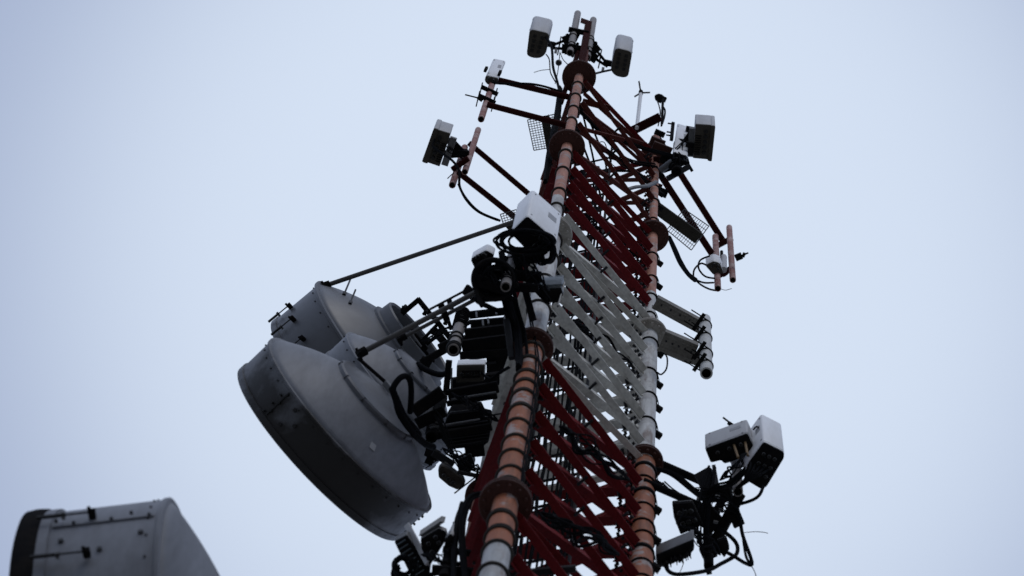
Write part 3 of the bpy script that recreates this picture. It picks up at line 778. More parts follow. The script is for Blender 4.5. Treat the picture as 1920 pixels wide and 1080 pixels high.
# ------------------------------------------------------------------ dishes
def dish(label, c, h, Rpx, fwd, shroud, hub, k=.36, skirt=0, seams=(), hooks=(), rib=0, band=.03, bolts=30, studs=(), sh_mat='dish_shroud', rear_ring=.42, hub_open=False, seam_w=.02, back_mat='dish_grey'):
    o = P(c[0], c[1], h); R = Rpx / ppm(h, *c); f = (P(c[0] + fwd[0] * 50, c[1] + fwd[1] * 50, h) - o).normalized(); f = (f + V((0, 0, -.08))).normalized()
    e1 = V((-f.y, f.x, 0)).normalized(); e1 = e1 if e1.x > 0 else -e1        # horizontal, to the right in the picture
    e1 = (e1 - f * e1.dot(f)).normalized(); e2 = f.cross(e1).normalized(); e2 = e2 if e2.z < 0 else -e2               # down
    t = thing('microwave_dish', label, 'dish antenna', o - f * R * .2)
    def pt(s, r, a): return o + f * s * R + (e1 * math.cos(a) + e2 * math.sin(a)) * r * R
    seg = 96
    def lathe(prof, m, cap0=False, cap1=False, mb=None):
        mb = mb or MB(); mb.loft([[pt(s, r, 2 * math.pi * i / seg) for i in range(seg)] for s, r in prof], m, cap0, cap1); return mb
    # reflector back
    prof = []; r = .985
    while r > rear_ring: prof.append((-k * (1 - r * r), r)); r -= .05
    s_r = -k * (1 - rear_ring ** 2); prof.append((s_r, rear_ring))
    lathe([(.0, .985)] + prof + [(s_r - .01, rear_ring)], back_mat).build('reflector', parent=t, ang=60)
    # shroud with its rear seam bead and front lip
    sb = MB(); b = band
    lathe([(-.012, .97), (-.012, 1.0), (-.006, 1.0 + b * .5), (.012, 1.0 + b * .5), (.02, 1.002), (shroud - .06, .998), (shroud - .058, 1.012), (shroud, 1.012), (shroud + .01, 1.0), (shroud + .01, .9), (shroud - .02, .9)], sh_mat, mb=sb)
    for i in range(bolts):
        a = 2 * math.pi * (i + .37) / bolts
        for s in (.055, shroud - .03):
            p = pt(s, 1.0, a); n = (p - (o + f * s * R)).normalized(); sb.tube(p - n * .01, p + n * .016, .011, 'port_black', seg=6)
    shr = sb.build('shroud', parent=t, ang=25)
    for a in seams:
        a = math.radians(a); q = MB(); w = seam_w
        q.loft([[pt(.03, 1.004, a - w), pt(.03, 1.012, a - w), pt(.03, 1.012, a + w), pt(.03, 1.004, a + w)], [pt(shroud - .07, 1.0, a - w), pt(shroud - .07, 1.008, a - w), pt(shroud - .07, 1.008, a + w), pt(shroud - .07, 1.0, a + w)]], 'dish_grey' if seam_w > .01 else 'port_black')
        for j in range(6):
            s = .05 + (shroud - .13) * j / 5; p = pt(s, 1.01, a + (.04 if j % 2 else -.01)); n = (p - (o + f * s * R)).normalized(); q.tube(p - n * .01, p + n * .02, .015, 'port_black', seg=8)
        for j in range(3):
            s = .08 + (shroud - .2) * j / 2; p = pt(s, 1.0, a - .16 - .1 * (j % 2)); n = (p - (o + f * s * R)).normalized(); q.tube(p - n * .01, p + n * .022, .024, 'port_black', seg=10)
        q.build('joint_strip', parent=shr)
    for a in hooks:
        a = math.radians(a); q = MB()
        s0, s1 = shroud + (.0 if not skirt else 0), shroud - .24
        p0, p1 = pt(s0, 1.045, a), pt(s1, 1.045, a); q.tube(p0, lerp(p0, p1, .55), .018, 'port_black', seg=8); q.tube(p0, p1, .009, 'dark_steel', seg=6)
        n = (p1 - (o + f * s1 * R)).normalized(); q.beam(p1 - n * .06 - f * .02, p1 + n * .025 - f * .02, .06, .05, 'dull_black'); q.tube(p1 - n * .02, p1 + n * .05, .016, 'dull_black', seg=6)
        q.beam(lerp(p0, p1, .5) - n * .04, lerp(p0, p1, .5) + n * .03, .03, .03, 'cast_alloy')
        q.build('radome_hook', parent=shr)
    if skirt:
        lathe([(shroud - .03, 1.0), (shroud, 1.018), (shroud + skirt * .5, 1.022), (shroud + skirt, 1.016), (shroud + skirt + .012, .99), (shroud + skirt + .012, .95)], 'dull_black').build('radome_skirt', parent=t)
    lathe([(shroud + skirt, .955), (shroud + skirt + .012, .7), (shroud + skirt + .02, .35), (shroud + skirt + .022, .02)], 'radome_cloth', cap1=True).build('radome', parent=t)
    # rear hub
    hb = MB()
    if hub_open:
        r = rear_ring
        lathe([(s_r + .01, r + .03), (s_r - .012, r + .03), (s_r - .015, r), (s_r - .02, r - .01), (s_r - .13, r - .015), (s_r - .145, r - .03), (s_r - .13, r - .05), (s_r + .03, r - .06)], 'hub_dark', mb=hb)
        lathe([(s_r + .03, r - .06), (s_r + .03, .02)], 'port_black', cap1=True, mb=hb)
    else:
        r = rear_ring
        lathe([(s_r + .02, r + .012), (s_r - .03, r + .012), (s_r - .045, r - .005), (s_r - .045, r - .02), (s_r - .04, r - .035), (s_r - .075, r * .55), (s_r - .11, r * .3), (s_r - .12, .02)], 'hub_dark' if hub else 'dish_grey', cap1=True, mb=hb)
        for i in range(14):
            a = 2 * math.pi * i / 10; p = pt(s_r - .02, r + .012, a); n = (p - (o + f * (s_r - .02) * R)).normalized()
            hb.beam(p - f * .03 - n * .02, p + f * .03 + n * .0, .04, .015, 'dish_dark'); pass
    hb.build('rear_hub', parent=t, ang=40)
    for (a, rr, dz) in studs:
        a = math.radians(a); p = pt(-k * (1 - rr * rr), rr, a); MB().tube(p, p + V((0, 0, dz)), .014, 'port_black', seg=6).tube(p, p + V((0, 0, dz * .15)), .028, 'port_black', seg=8).build('pin', parent=t)
    return t, pt, o, f, R
D1 = dish('big grey drum dish, nearest of the three clustered left of the mast', (657, 796), 35, 216, (-.74, .673), .375, True, seams=(131, 3, 250), seam_w=.006, bolts=34, sh_mat='dish_shroud', k=.37, rear_ring=.44)
D2 = dish('smallest grey drum dish, half hidden between the two bigger drums', (752, 733), 38.6, 146, (-.74, .67), .40, False, bolts=24, k=.36, sh_mat='dish_grey', rear_ring=.42, seams=())
D3 = dish('grey drum dish with open rear hub, uppermost of the three left of the mast', (722, 685), 42.3, 196, (-.785, .62), .57, True, hooks=(140, 158, 176, 112, 90), bolts=30, band=.06, sh_mat='dish_slate', back_mat='dish_slate', rear_ring=.455, hub_open=True, studs=((178, .78, .9), (162, .74, .8)))
D4 = dish('huge blurred grey drum dish cut off by the lower left corner', (357, 1340), 25, 405, (-.997, .08), .56, True, skirt=.09, hooks=(177, 158, 140, 120, 100), seams=(176,), bolts=40, k=.315, sh_mat='dish_grey', band=.02)
q = MB(); c_ = D1[1](-.37 * (1 - .8 * .8) - .004, .80, math.radians(78)); d_ = D1[1](-.37 * (1 - .72 * .72) - .004, .72, math.radians(78)) - c_; q.beam(c_, c_ + d_.normalized() * .10, .08, .006, 'label_grey', up=(c_ - D1[2]))
q.build('sticker', parent=D1[0])
# its support out of the frame
sm = thing('dish_mount', 'steel arms tying the huge lower left dish to the mast', 'mount', L('C', 24))
for hh in (24, 26):
    MB().tube(L('C', hh), D4[2] - D4[3] * D4[4] * .35 + V((0, 0, hh - 25)), .06, 'dark_steel').build('arm', parent=sm)

# stabiliser rods
def rod(label, a, b, r, m='dark_steel', ends=True):
    pa, pb = P(*a), P(*b); d = (pb - pa).normalized(); mb = MB(); mb.tube(pa, pb, r, m, seg=14)
    t = thing('stabiliser_rod', label, 'rod', pa, 'dish stabiliser rods')
    mb.build('tube', parent=t)
    q = MB(); q.tube(pa - d * .02, pa + d * .10, r * 1.7, 'dull_black', seg=10); s, t_ = frame(d); q.beam(pa - t_ * .09, pa + t_ * .06, .07, .05, 'dull_black'); q.tube(pa - s * .08, pa + s * .08, .018, 'dull_black', seg=8); q.build('clevis', parent=t)
    return t
rod('long thin steel rod from the uppermost drum dish to the mast', (606, 537, 42.6), (1034, 392, 43.6), .034, 'rod_grey')
rod('lower steel rod of the pair tied to the nearest drum dish', (673, 664, 35.6), (925, 531, 36.3), .034, 'rod_grey')
rod('shorter upper steel rod running beside the lower rod of the pair', (748, 637, 36.2), (930, 541, 36.5), .025, 'rod_grey')
q = MB(); PB(q, (806, 580, 36.3), (872, 545, 36.5), 4, 4, 'dull_black'); PB(q, (826, 570, 36.2), (838, 600, 36.2), 12, 8, 'dull_black'); PB(q, (842, 562, 36.3), (846, 578, 36.2), 9, 9, 'dull_black'); PB(q, (868, 545, 36.5), (876, 552, 36.5), 9, 9, 'dull_black'); PB(q, (873, 541, 36.5), (890, 556, 36.4), 18, 10, 'dull_black')
tag(q.build('rod_clamp'), 'black threaded clamp fixed on the pair of steel rods', 'clamp')
# bracing flat over the back of the nearest dish
q = MB(); PB(q, (672, 672, 35.7), (738, 730, 35.2), 6, 5, 'dull_black'); PB(q, (722, 718, 35.2), (734, 732, 35.1), 12, 8, 'cast_alloy')
tag(q.build('dish_strut'), 'black flat strut across the rear of the nearest drum dish', 'strut')
# waveguides
def hose(label, pts, r): return tag(wire(pts, r, smooth=7, seg=12).build('waveguide'), label, 'waveguide')
hose('thick black waveguide bent in a hairpin behind the nearest drum dish', [(786, 815, 35), (775, 800, 34.7), (757, 778, 34.5), (745, 750, 34.4), (737, 729, 34.4), (750, 709, 34.5), (763, 706, 34.6), (770, 718, 34.7), (771, 742, 34.9), (769, 772, 35.2)], .036)
hose('thick black waveguide running along the edge of the nearest drum dish', [(735, 728, 34.5), (742, 748, 34.4), (750, 776, 34.4), (772, 808, 34.7), (797, 832, 35.4), (812, 838, 36)], .042)
hose('black waveguide leaving the middle drum dish towards the mast', [(783, 683, 38.6), (800, 694, 38.4), (822, 702, 38.2), (842, 700, 38)], .038)

# ------------------------------------------------------------------ dark mount steelwork between the dishes and the mast
tri = thing('dish_mount', 'black angular frame holding the uppermost drum dish at its open hub', 'mount', P(800, 620, 42))
mb = MB()
for a, b, w_ in (((754, 588), (786, 561), 9), ((783, 560), (812, 596), 9), ((808, 588), (842, 632), 9), ((842, 628), (850, 660), 10), ((836, 586), (846, 618), 6), ((812, 617), (838, 648), 14), ((790, 640), (822, 606), 6), ((800, 645), (830, 622), 6), ((765, 610), (800, 655), 7), ((780, 640), (812, 680), 9)):
    PB(mb, (*a, 42.0), (*b, 42.0), w_, 8, 'dull_black')
mb.build('angle_frame', parent=tri)
mb = MB()
for (x, y) in ((756, 578), (797, 586), (816, 601), (809, 621), (826, 622), (800, 640), (836, 604)):
    mb.tube(P(x - 3, y + 3, 41.9), P(x + 5, y - 5, 42.0), .024, 'dark_steel', seg=8); mb.beam(P(x - 3, y, 41.9), P(x + 3, y + 1, 41.9), .07, .06, 'dull_black')
mb.build('adjuster', parent=tri)
mb = MB()
for (a, b) in (((762, 625), (785, 655)), ((768, 620), (790, 650)), ((752, 650), (764, 668)), ((757, 640), (751, 652))): PB(mb, (*a, 41.5), (*b, 41.5), 3, 3, 'cast_alloy')
mb.build('feed_clip', parent=tri)
PBx = MB(); PB(PBx, (790, 680, 41.2), (874, 634, 41.2), 13, 10, 'dull_black'); PB(PBx, (788, 676, 41.2), (806, 686, 41.2), 20, 14, 'dull_black'); PB(PBx, (825, 655, 41.2), (845, 645, 41.2), 20, 12, 'dull_black')
PBx.build('side_strut', parent=tri)

pm = thing('dish_mount', 'pale pipe with coiled straps on stacked black channel beams beside the far left leg', 'mount', P(850, 655, 39.2))
mb = MB(); a, b = up_pole(mb, 850, 656, 39.2, 584, .078, 'pole_grey', seg=24); mb.build('pole', parent=pm)
mb = MB()
for i in range(9):
    f_ = .58 + .045 * i; mb.ring(lerp(a, b, f_), (.12 * math.sin(i * 2), .1 * math.cos(i * 3), 1), .09, .012, 'dull_black', seg=22, rs=6)
for f_ in (.2, .3, .02, .06): mb.ring(lerp(a, b, f_), (0, 0.05, 1), .088, .014, 'dark_steel', seg=22, rs=6)
mb.build('strap', parent=pm)
for (q0, q1, w_, hh, th) in (((880, 592), (962, 583), 13, 41, 10), ((882, 609), (962, 602), 14, 40.6, 10), ((872, 630), (962, 620), 24, 40, 12), ((866, 652), (958, 640), 26, 39.6, 10), ((862, 668), (950, 662), 14, 39.5, 8)):
    mb = MB(); pa, pb = P(*q0, hh), P(*q1, hh); mb.channel(pa, pb, w_ / ppm(hh), th / ppm(hh), .014, 'dull_black', up=V((0, 0, 1))); mb.build('channel_beam', parent=pm)
for i_, (poly_, hh_) in enumerate((([(874, 640), (956, 628), (958, 700), (912, 704), (912, 672), (876, 674)], 40.2), ([(846, 712), (936, 700), (936, 722), (846, 738)], 38.6))):
    mb = MB(); mb.prism(pxpoly(poly_, hh_), hh_ + EYE, hh_ + EYE + .12, 'dull_black', bev=.01)
    for j_ in range(4): mb.beam(P(880, 650 + 12 * j_ + i_ * 56, hh_ - .02), P(930, 643 + 12 * j_ + i_ * 56, hh_ - .02), .03, .02, 'dark_steel') if i_ == 0 else None
    mb.build('cover_plate', parent=pm)
mb = MB()
for (x, y) in ((893, 588), (905, 604), (930, 582), (923, 625), (915, 600), (880, 622), (946, 596)): mb.tube(P(x, y - 3, 40.4), P(x + 1, y + 7, 40.3), .014, 'cast_alloy', seg=6)
mb.build('bolt', parent=pm)
t, _, _, _ = panel('radio_unit', 'white rimmed radio unit hanging under the black channel beams', 'radio', [(856, 685), (909, 684), (908, 715), (855, 718)], 38.0, 674, side='white_plastic', base='base_plate', cr=3, bev=.02, ports=(4, 1), pr=.02)
mb = MB(); 
for yy in (697, 707): PB(mb, (866, yy, 37.96), (900, yy - 1, 37.96), 4, 3, 'dull_black')
mb.build('cooling_fins', parent=t)
pm2 = thing('dish_mount', 'long black channel beams with pipe end below the white rimmed radio unit', 'mount', P(809, 820, 36.6))
mb = MB(); a, b = up_pole(mb, 809, 820, 36.6, 745, .075, 'dull_black', seg=24); mb.build('pole', parent=pm2)
mb = MB()
for f_ in (.1, .2, .3, .42): mb.ring(lerp(a, b, f_), (.1, .1, 1), .085, .012, 'dark_steel', seg=22, rs=6)
mb.build('strap', parent=pm2)
for (q0, q1, w_, hh, th, m) in (((840, 741), (934, 725), 22, 37.6, 12, 'dull_black'), ((838, 757), (932, 742), 10, 37.5, 9, 'dull_black'), ((846, 749), (930, 735), 3, 37.45, 3, 'cast_alloy'), ((812, 818), (922, 800), 14, 36.7, 10, 'dull_black'), ((806, 802), (900, 786), 3, 36.7, 3, 'cast_alloy'), ((842, 676), (836, 740), 12, 37.8, 10, 'dull_black'), ((847, 690), (846, 735), 3, 37.7, 3, 'cast_alloy')):
    mb = MB(); PB(mb, (*q0, hh), (*q1, hh), w_, th, m); mb.build('channel_beam', parent=pm2)
mb = MB(); PB(mb, (776, 772, 36.8), (830, 734, 36.8), 24, 12, 'dull_black'); PB(mb, (786, 752, 36.9), (822, 728, 36.9), 3, 4, 'cast_alloy'); PB(mb, (782, 795, 36.8), (834, 770, 36.8), 22, 10, 'dull_black'); PB(mb, (800, 845, 36.5), (822, 856, 36.4), 20, 10, 'dull_black'); PB(mb, (798, 862, 36.4), (812, 868, 36.4), 12, 8, 'dull_black'); PB(mb, (798, 878, 36.4), (818, 864, 36.4), 2, 2, 'dull_black'); PB(mb, (812, 848, 36.4), (850, 872, 36.4), 14, 10, 'dark_steel')
mb.build('side_strut', parent=pm2)
t, _, _, _ = panel('radio_unit', 'bulky black radio unit with stepped outline beside the far left leg', 'radio', [(835, 790), (843, 776), (899, 770), (905, 783), (918, 786), (920, 803), (916, 830), (905, 838), (842, 843), (827, 825)], 37.0, 772, side='dull_black', base='dull_black', cr=2, bev=.015)
mb = MB()
for i in range(7): PB(mb, (836, 800 + i * 6, 36.96), (915, 789 + i * 6, 36.96), 2, 4, 'dark_steel')
mb.build('cooling_fins', parent=t)
t, _, _, _ = panel('radio_unit', 'brownish eight sided unit hanging lowest beside the far left leg', 'radio', [(821, 880), (828, 873), (843, 880), (868, 899), (872, 910), (858, 919), (842, 912), (822, 895)], 36.0, 872, side='dark_steel', base='octa_brown', cr=3, bev=.02, ports=(3, 1, (1, 4, 6, 7)), pr=.02)
t, _, _, _ = panel('radio_unit', 'dark unit with dangling leads between the eight sided unit and the far left leg', 'radio', [(856, 866), (882, 852), (890, 872), (880, 890), (860, 886)], 36.5, 855, side='cast_alloy', base='dull_black', cr=3, bev=.02, ports=(2, 2), pr=.02, tails=2)
q = MB(); PB(q, (832, 868, 36.3), (866, 897, 36.2), 8, 6, 'beam_grey'); PB(q, (852, 925, 35.8), (905, 884, 36.0), 2.5, 2.5, 'dull_black'); PB(q, (858, 885, 36), (896, 893, 36), 7, 5, 'dark_steel'); PB(q, (896, 880, 36), (893, 900, 36), 5, 5, 'dull_black'); PB(q, (872, 846, 36.6), (908, 842, 36.6), 26, 8, 'dull_black')
fr_ = thing('support_frame', 'thin steel bars tying the lowest units to the far left leg', 'frame', P(870, 900, 36))
q.build('bar', parent=fr_)
trunk('loose black leads tangled among the units between dishes and mast', [(812, 770, 36.8), (826, 790, 36.6), (850, 850, 36.3), (872, 880, 36.2), (900, 890, 36)], 5, .010, 10)
trunk('thin black leads hanging from the channel beam to the far left leg', [(892, 752, 37.3), (902, 768, 37.1), (915, 778, 37), (938, 776, 36.9)], 2, .010, 2)
trunk('black leads crossing the near face of the mast beside the white rimmed unit', [(905, 700, 38), (920, 712, 37.6), (938, 700, 37.4), (955, 690, 37)], 4, .012, 4)

# ------------------------------------------------------------------ lower right cluster
lr = thing('antenna_mount', 'black twin arm mount with a crossbar carrying the lower right units', 'mount', P(1383, 925, 34.6))
mb = MB(); up_pole(mb, 1383.5, 922, 34.8, 850, .062, 'pole_grey', seg=22); mb.build('pole', parent=lr)
for a, b, w_ in (((1206, 855, 36.2), (1320, 905, 36.2), 15), ((1206, 902, 35.0), (1330, 956, 35.0), 15), ((1388, 926, 34.9), (1327, 1042, 34.9), 22), ((1383, 884, 36.1), (1340, 965, 36.1), 16)):
    mb = MB(); mb.tube(P(*a), P(*b), w_ / 2 / ppm(a[2]), 'dull_black', seg=20); mb.build('arm', parent=lr)
mb = MB(); up_pole(mb, 1329, 1062, 34.0, 1000, .058, 'dull_black', seg=20); mb.build('pole', parent=lr)
mb = MB()
PB(mb, (1318, 885, 35.6), (1340, 930, 35.4), 34, 22, 'dark_steel'); PB(mb, (1338, 872, 35.4), (1348, 928, 35.2), 7, 6, 'galvanised'); PB(mb, (1372, 870, 36.2), (1390, 860, 36.2), 30, 14, 'dull_black'); PB(mb, (1310, 950, 35.0), (1345, 990, 34.9), 40, 16, 'dull_black'); PB(mb, (1318, 930, 35.3), (1372, 926, 35.2), 26, 14, 'dull_black'); PB(mb, (1378, 965, 34.8), (1386, 985, 34.7), 22, 10, 'dull_black'); PB(mb, (1316, 1040, 34.5), (1340, 1030, 34.5), 26, 20, 'dull_black'); PB(mb, (1325, 1050, 34.2), (1330, 1076, 34.1), 10, 10, 'dull_black')
mb.build('clamp_plate', parent=lr)
mb = MB()
for (x, y) in ((1342, 978), (1352, 956), (1345, 930), (1312, 1010), (1310, 935)): mb.tube(P(x - 4, y, 34.8), P(x + 4, y + 2, 34.8), .02, 'cast_alloy', seg=8)
mb.build('bolt', parent=lr)
t, _, _, _ = panel('radio_unit', 'light grey wide radio unit with brass leads, left of the lower right pair', 'radio', [(1321.5, 842), (1402, 813), (1414, 839), (1406, 852), (1372, 866), (1358, 870), (1352, 863), (1332, 868)], 35.6, 813, side='grey_plastic', base='dull_black', cr=4, bev=.045, ports=(3, 1, (0, 1, 2, 7)), pr=.02)
for (x, y, x2, y2) in ((1376, 834, 1384, 858), (1397, 829, 1402, 854)):
    MB().tube(P(x, y, 35.6), P(x2, y2, 35.2), .016, 'brass', seg=10).build('brass_lead', parent=t)
a = P(1365, 796, 36.4); MB().tube(P(1374, 797, 36.3), P(1356, 783, 36.4), .012, 'dull_black', seg=6).tube(P(1375, 799, 36.3), P(1366, 793, 36.35), .026, 'dull_black', seg=8).build('stud', parent=t)
t, _, _, _ = panel('panel_antenna', 'taller white box aerial with black underside, right of the lower right pair', 'antenna', [(1432, 829), (1470, 848), (1471, 858), (1437, 914), (1427, 918), (1394, 898), (1402, 870)], 35.2, 775, side='white_plastic', base='dull_black', cr=5, bev=.03, ports=(3, 3, (0, 1, 3, 5)), pr=.018)
q = MB()
for i in range(5): wire([(1408 + i * 8, 868 + i * 3, 35.15), (1405 + i * 6, 880 + i * 2, 34.9), (1395 + i * 3, 900, 34.8), (1380 + i, 915, 34.8)], .013, q)
q.build('cable_tail', parent=t)
wire([(1412, 806, 36), (1420, 800, 36), (1428, 812, 35.8), (1432, 830, 35.5), (1434, 860, 35.1)], .011).build('jumper', parent=t)
t, _, _, _ = panel('radio_unit', 'grey lower unit with brush like cooling pins, beside the right leg at the bottom', 'radio', [(1229, 1042), (1301, 1012), (1302, 1030), (1290, 1046), (1240, 1064), (1231, 1058)], 33.4, 1022, side='cast_alloy', base='dull_black', cr=2, bev=.012)
q = MB()
for i in range(60):
    x = 1238 + rnd.uniform(0, 58); y = 1058 - (x - 1238) * .36 + rnd.uniform(-8, 6); p = P(x, y, 33.4); q.tube(p, P(x + 1.5, y + 7, 33.2), .006, 'dull_black', seg=5)
q.build('cooling_pins', parent=t)
t, _, _, _ = panel('radio_unit', 'dark boxy unit under the two arms of the lower right mount', 'radio', [(1260, 945), (1298, 942), (1318, 985), (1276, 1003), (1263, 970)], 34.4, 938, side='dull_black', base='dull_black', cr=3, bev=.02, ports=(3, 2), pr=.025, tails=3)
t, _, _, _ = panel('radio_unit', 'small dark unit behind the crossbar of the lower right mount', 'radio', [(1345, 1015), (1362, 1010), (1368, 1030), (1358, 1046), (1350, 1036)], 34.2, 1008, side='dull_black', base='dull_black', cr=2, bev=.01)
trunk('black cables along the upper arm of the lower right mount', [(1190, 885, 35.6), (1225, 880, 35.9), (1262, 890, 35.9), (1300, 920, 35.6), (1330, 945, 35.3)], 8, .015, 5)
trunk('black cables sagging between the two arms of the lower right mount', [(1244, 905, 35.4), (1262, 920, 35.2), (1290, 938, 35), (1318, 946, 35)], 4, .011, 4)
trunk('black cables hung round the crossbar of the lower right mount', [(1335, 880, 35.4), (1328, 905, 35), (1322, 950, 34.6), (1318, 1000, 34.4), (1322, 1040, 34.2)], 6, .014, 10)
trunk('black jumpers between the pole and crossbar of the lower right mount', [(1398, 880, 35), (1370, 905, 34.8), (1345, 912, 34.7), (1322, 925, 34.7)], 6, .012, 8)
def lead(label, pts, r): return tag(wire(pts, r, smooth=7, seg=9).build('loose_cable'), label, 'cable')
lead('black cable bowing out from the taller white box aerial to the crossbar', [(1431, 912, 34.8), (1424, 928, 34.6), (1410, 938, 34.6), (1384, 946, 34.7)], .020)
lead('heavy black cable swinging in a wide loop at the bottom right', [(1248, 1060, 33.3), (1255, 1072, 33.1), (1275, 1077, 33.1), (1325, 1070, 33.5), (1350, 1058, 33.8), (1378, 1042, 34), (1383, 1028, 34.2), (1378, 1015, 34.4), (1362, 1000, 34.6), (1348, 990, 34.8)], .024)
lead('heavy black cable drooping to a point right of the crossbar', [(1381, 952, 34.8), (1388, 978, 34.6), (1393, 1005, 34.4), (1410, 1055, 34), (1398, 1056, 34), (1378, 1044, 34), (1360, 1034, 34)], .022)
lead('second black cable drooping beside the pointed one right of the crossbar', [(1384, 955, 34.8), (1390, 985, 34.5), (1398, 1040, 34.1), (1406, 1056, 34)], .016)
lead('hair thin wire sticking out to the right of the crossbar', [(1392, 999, 34.4), (1415, 997, 34.4), (1432, 998, 34.4), (1440, 1000, 34.4)], .004)
lead('thin wire dropping from the pointed cable to the bottom edge', [(1408, 1060, 34), (1415, 1072, 33.8), (1420, 1090, 33.5)], .005)
lead('thin lead hanging below the brush like cooling pins', [(1282, 1055, 33.3), (1278, 1066, 33.2), (1272, 1078, 33)], .004)

# ------------------------------------------------------------------ lower left cluster
ll = thing('antenna_mount', 'black arm mount at the bottom carrying units left of the near leg', 'mount', P(860, 1070, 31))
for a, b, w_ in (((905, 1075, 30.6), (810, 1068, 30.6), 18), ((900, 1040, 31.6), (830, 1030, 31.6), 12)):
    mb = MB(); PB(mb, a, b, w_, 12, 'dull_black'); mb.build('arm', parent=ll)
mb = MB(); up_pole(mb, 832, 1085, 30.4, 1000, .06, 'dull_black'); mb.build('pole', parent=ll)
t, _, _, _ = panel('radio_unit', 'black unit with a pale strip just under the nearest drum dish', 'radio', [(739, 1016), (762, 1004), (806, 1066), (803, 1092), (772, 1084)], 31.6, 1005, side='cast_alloy', base='dull_black', cr=2, bev=.015)
q = MB()
for i in range(8): PB(q, (744 + i * 5, 1022 + i * 8, 31.58), (760 + i * 5, 1012 + i * 8, 31.58), 2, 4, 'sheet_blue')
q.build('cooling_fins', parent=t)
MB().beam(P(763, 984, 31.9), P(802, 1056, 31.4), .066, .03, 'grey_plastic').build('strip', parent=t)
t, _, _, _ = panel('radio_unit', 'finned dark unit left of the vertical cables at the bottom', 'radio', [(788, 1012), (822, 992), (836, 998), (838, 1010), (806, 1062), (790, 1030)], 31.4, 1004, side='grey_plastic', base='dull_black', cr=2, bev=.015, ports=(2, 2, (0, 1, 3, 4)), pr=.02)
q = MB()
for i in range(16):
    x = 790 + i * 2.6; p = P(x, 1005 - i * 1.75, 31.45); q.beam(p, p + V((0, 0, .18)), .008, .05, 'cast_alloy')
q.build('cooling_fins', parent=t)
t, _, _, _ = panel('radio_unit', 'slim grey unit leaning beside the finned dark unit at the bottom', 'radio', [(834, 1012), (843, 1002), (850, 1006), (842, 1028), (832, 1030)], 31.0, 976, side='grey_plastic', base='dull_black', cr=3, bev=.02, shift=(.05, 0, 0))
trunk('upright black cables between the finned unit and the near leg at the bottom', [(868, 945, 32), (862, 970, 31.6), (856, 1000, 31.2), (854, 1040, 30.8), (852, 1092, 30.2)], 6, .022, 5)
trunk('black cables curving from the red flange down to the bottom edge', [(905, 925, 32.4), (885, 932, 32.1), (872, 955, 31.7), (866, 990, 31.3), (868, 1040, 30.8), (874, 1092, 30.2)], 6, .018, 5)
trunk('black jumpers crossing below the finned unit', [(748, 1060, 31.2), (742, 1068, 31.1), (745, 1082, 31), (775, 1088, 30.9), (800, 1078, 31), (840, 1068, 30.9)], 5, .015, 7)
coil('black cable loops under the pale strip at the bottom left', (758, 1062), 20, 20, 31.0, 6, jitter=6)
q = MB()
for a, b in (((832, 1030), (850, 1050)), ((846, 1022), (838, 1048)), ((840, 1040), (868, 1038)), ((835, 1045), (848, 1028))): PB(q, (*a, 31), (*b, 31), 3, 3, 'dull_black')
q.build('bracket', parent=ll)
# dark beam across the bottom
bt = MB(); bt.beam(P(940, 1078, 29.6), P(1080, 1066, 29.6), .07, .06, 'dark_steel'); tag(bt.build('cross_beam'), 'dark steel bar crossing the mast at the bottom edge', 'bar')

# ------------------------------------------------------------------ rest platforms of plank and wire grating
def platform(label, plank, ppx, grid, h, nx, ny, m='olive_plank'):
    a, b = P(*plank[0], h), P(*plank[1], h); t = thing('rest_platform', label, 'platform', a, 'rest platforms high on the mast')
    mb = MB(); mb.channel(a, b, ppx / ppm(h), .07, .008, m, up=V((0, 0, 1))); mb.beam(lerp(a, b, .02) + V((0, 0, .08)), lerp(a, b, .98) + V((0, 0, .08)), ppx / ppm(h) * .9, .01, m); mb.build('plank', parent=t)
    g4 = [P(x, y, h + .12) for x, y in grid]; mb = MB()
    for i in range(nx + 1): mb.tube(lerp(g4[0], g4[1], i / nx), lerp(g4[3], g4[2], i / nx), .005 if i % nx else .009, 'wire_mesh', seg=5)
    for i in range(ny + 1): mb.tube(lerp(g4[0], g4[3], i / ny), lerp(g4[1], g4[2], i / ny), .006 if i % ny else .009, 'wire_mesh', seg=5)
    mb.build('grating', parent=t)
platform('dark plank with wire grating reaching down right of the right leg', [(1214, 378), (1310, 448)], 22, [(1283, 392), (1329, 424), (1296, 469), (1250, 431)], 51.0, 12, 6)
platform('dark plank with wire grating tilted in front of the near leg, left of it', [(1021, 217), (1042, 335)], 15, [(989, 225), (1050, 212), (1062, 271), (1001, 282)], 51.5, 12, 13)
platform('dark plank with wire grating half hidden behind the large white box aerial', [(952, 430), (1010, 380)], 14, [(938, 402), (968, 393), (975, 415), (945, 424)], 50.5, 6, 5)

# ------------------------------------------------------------------ small things near the top
sp = thing('spinner', 'tiny three bladed spinner on a thin white rod right of the mast tip', 'spinner', P(1194, 240, 54.5))
a, b = P(1194, 240, 54.5), None
hb_ = zat(a.x, a.y, 176); b = P(1201.5, 174, hb_)
MB().tube(a, b, .034, 'white_plastic', seg=12).build('rod', parent=sp)
MB().tube(b + V((0, 0, -.12)), b + V((0, 0, .12)), .042, 'dull_black', seg=14).build('hub', parent=sp)
for (x, y) in ((1198, 152), (1219, 173.5), (1189.5, 181.5)):
    e = P(x, y, hb_); d = e - b; MB().beam(b + d * .1, e, .03, .012, 'dull_black').build('blade', parent=sp)
ob = thing('obstruction_light', 'black obstruction lamp on a bent bracket over the right leg', 'lamp', P(1240, 232, 55.6))
a = P(1241, 232, 55.6); ht = zat(a.x, a.y, 190); b = P(1243, 186, ht)
MB().beam(a, b, .045, .045, 'dull_black').build('post', parent=ob)
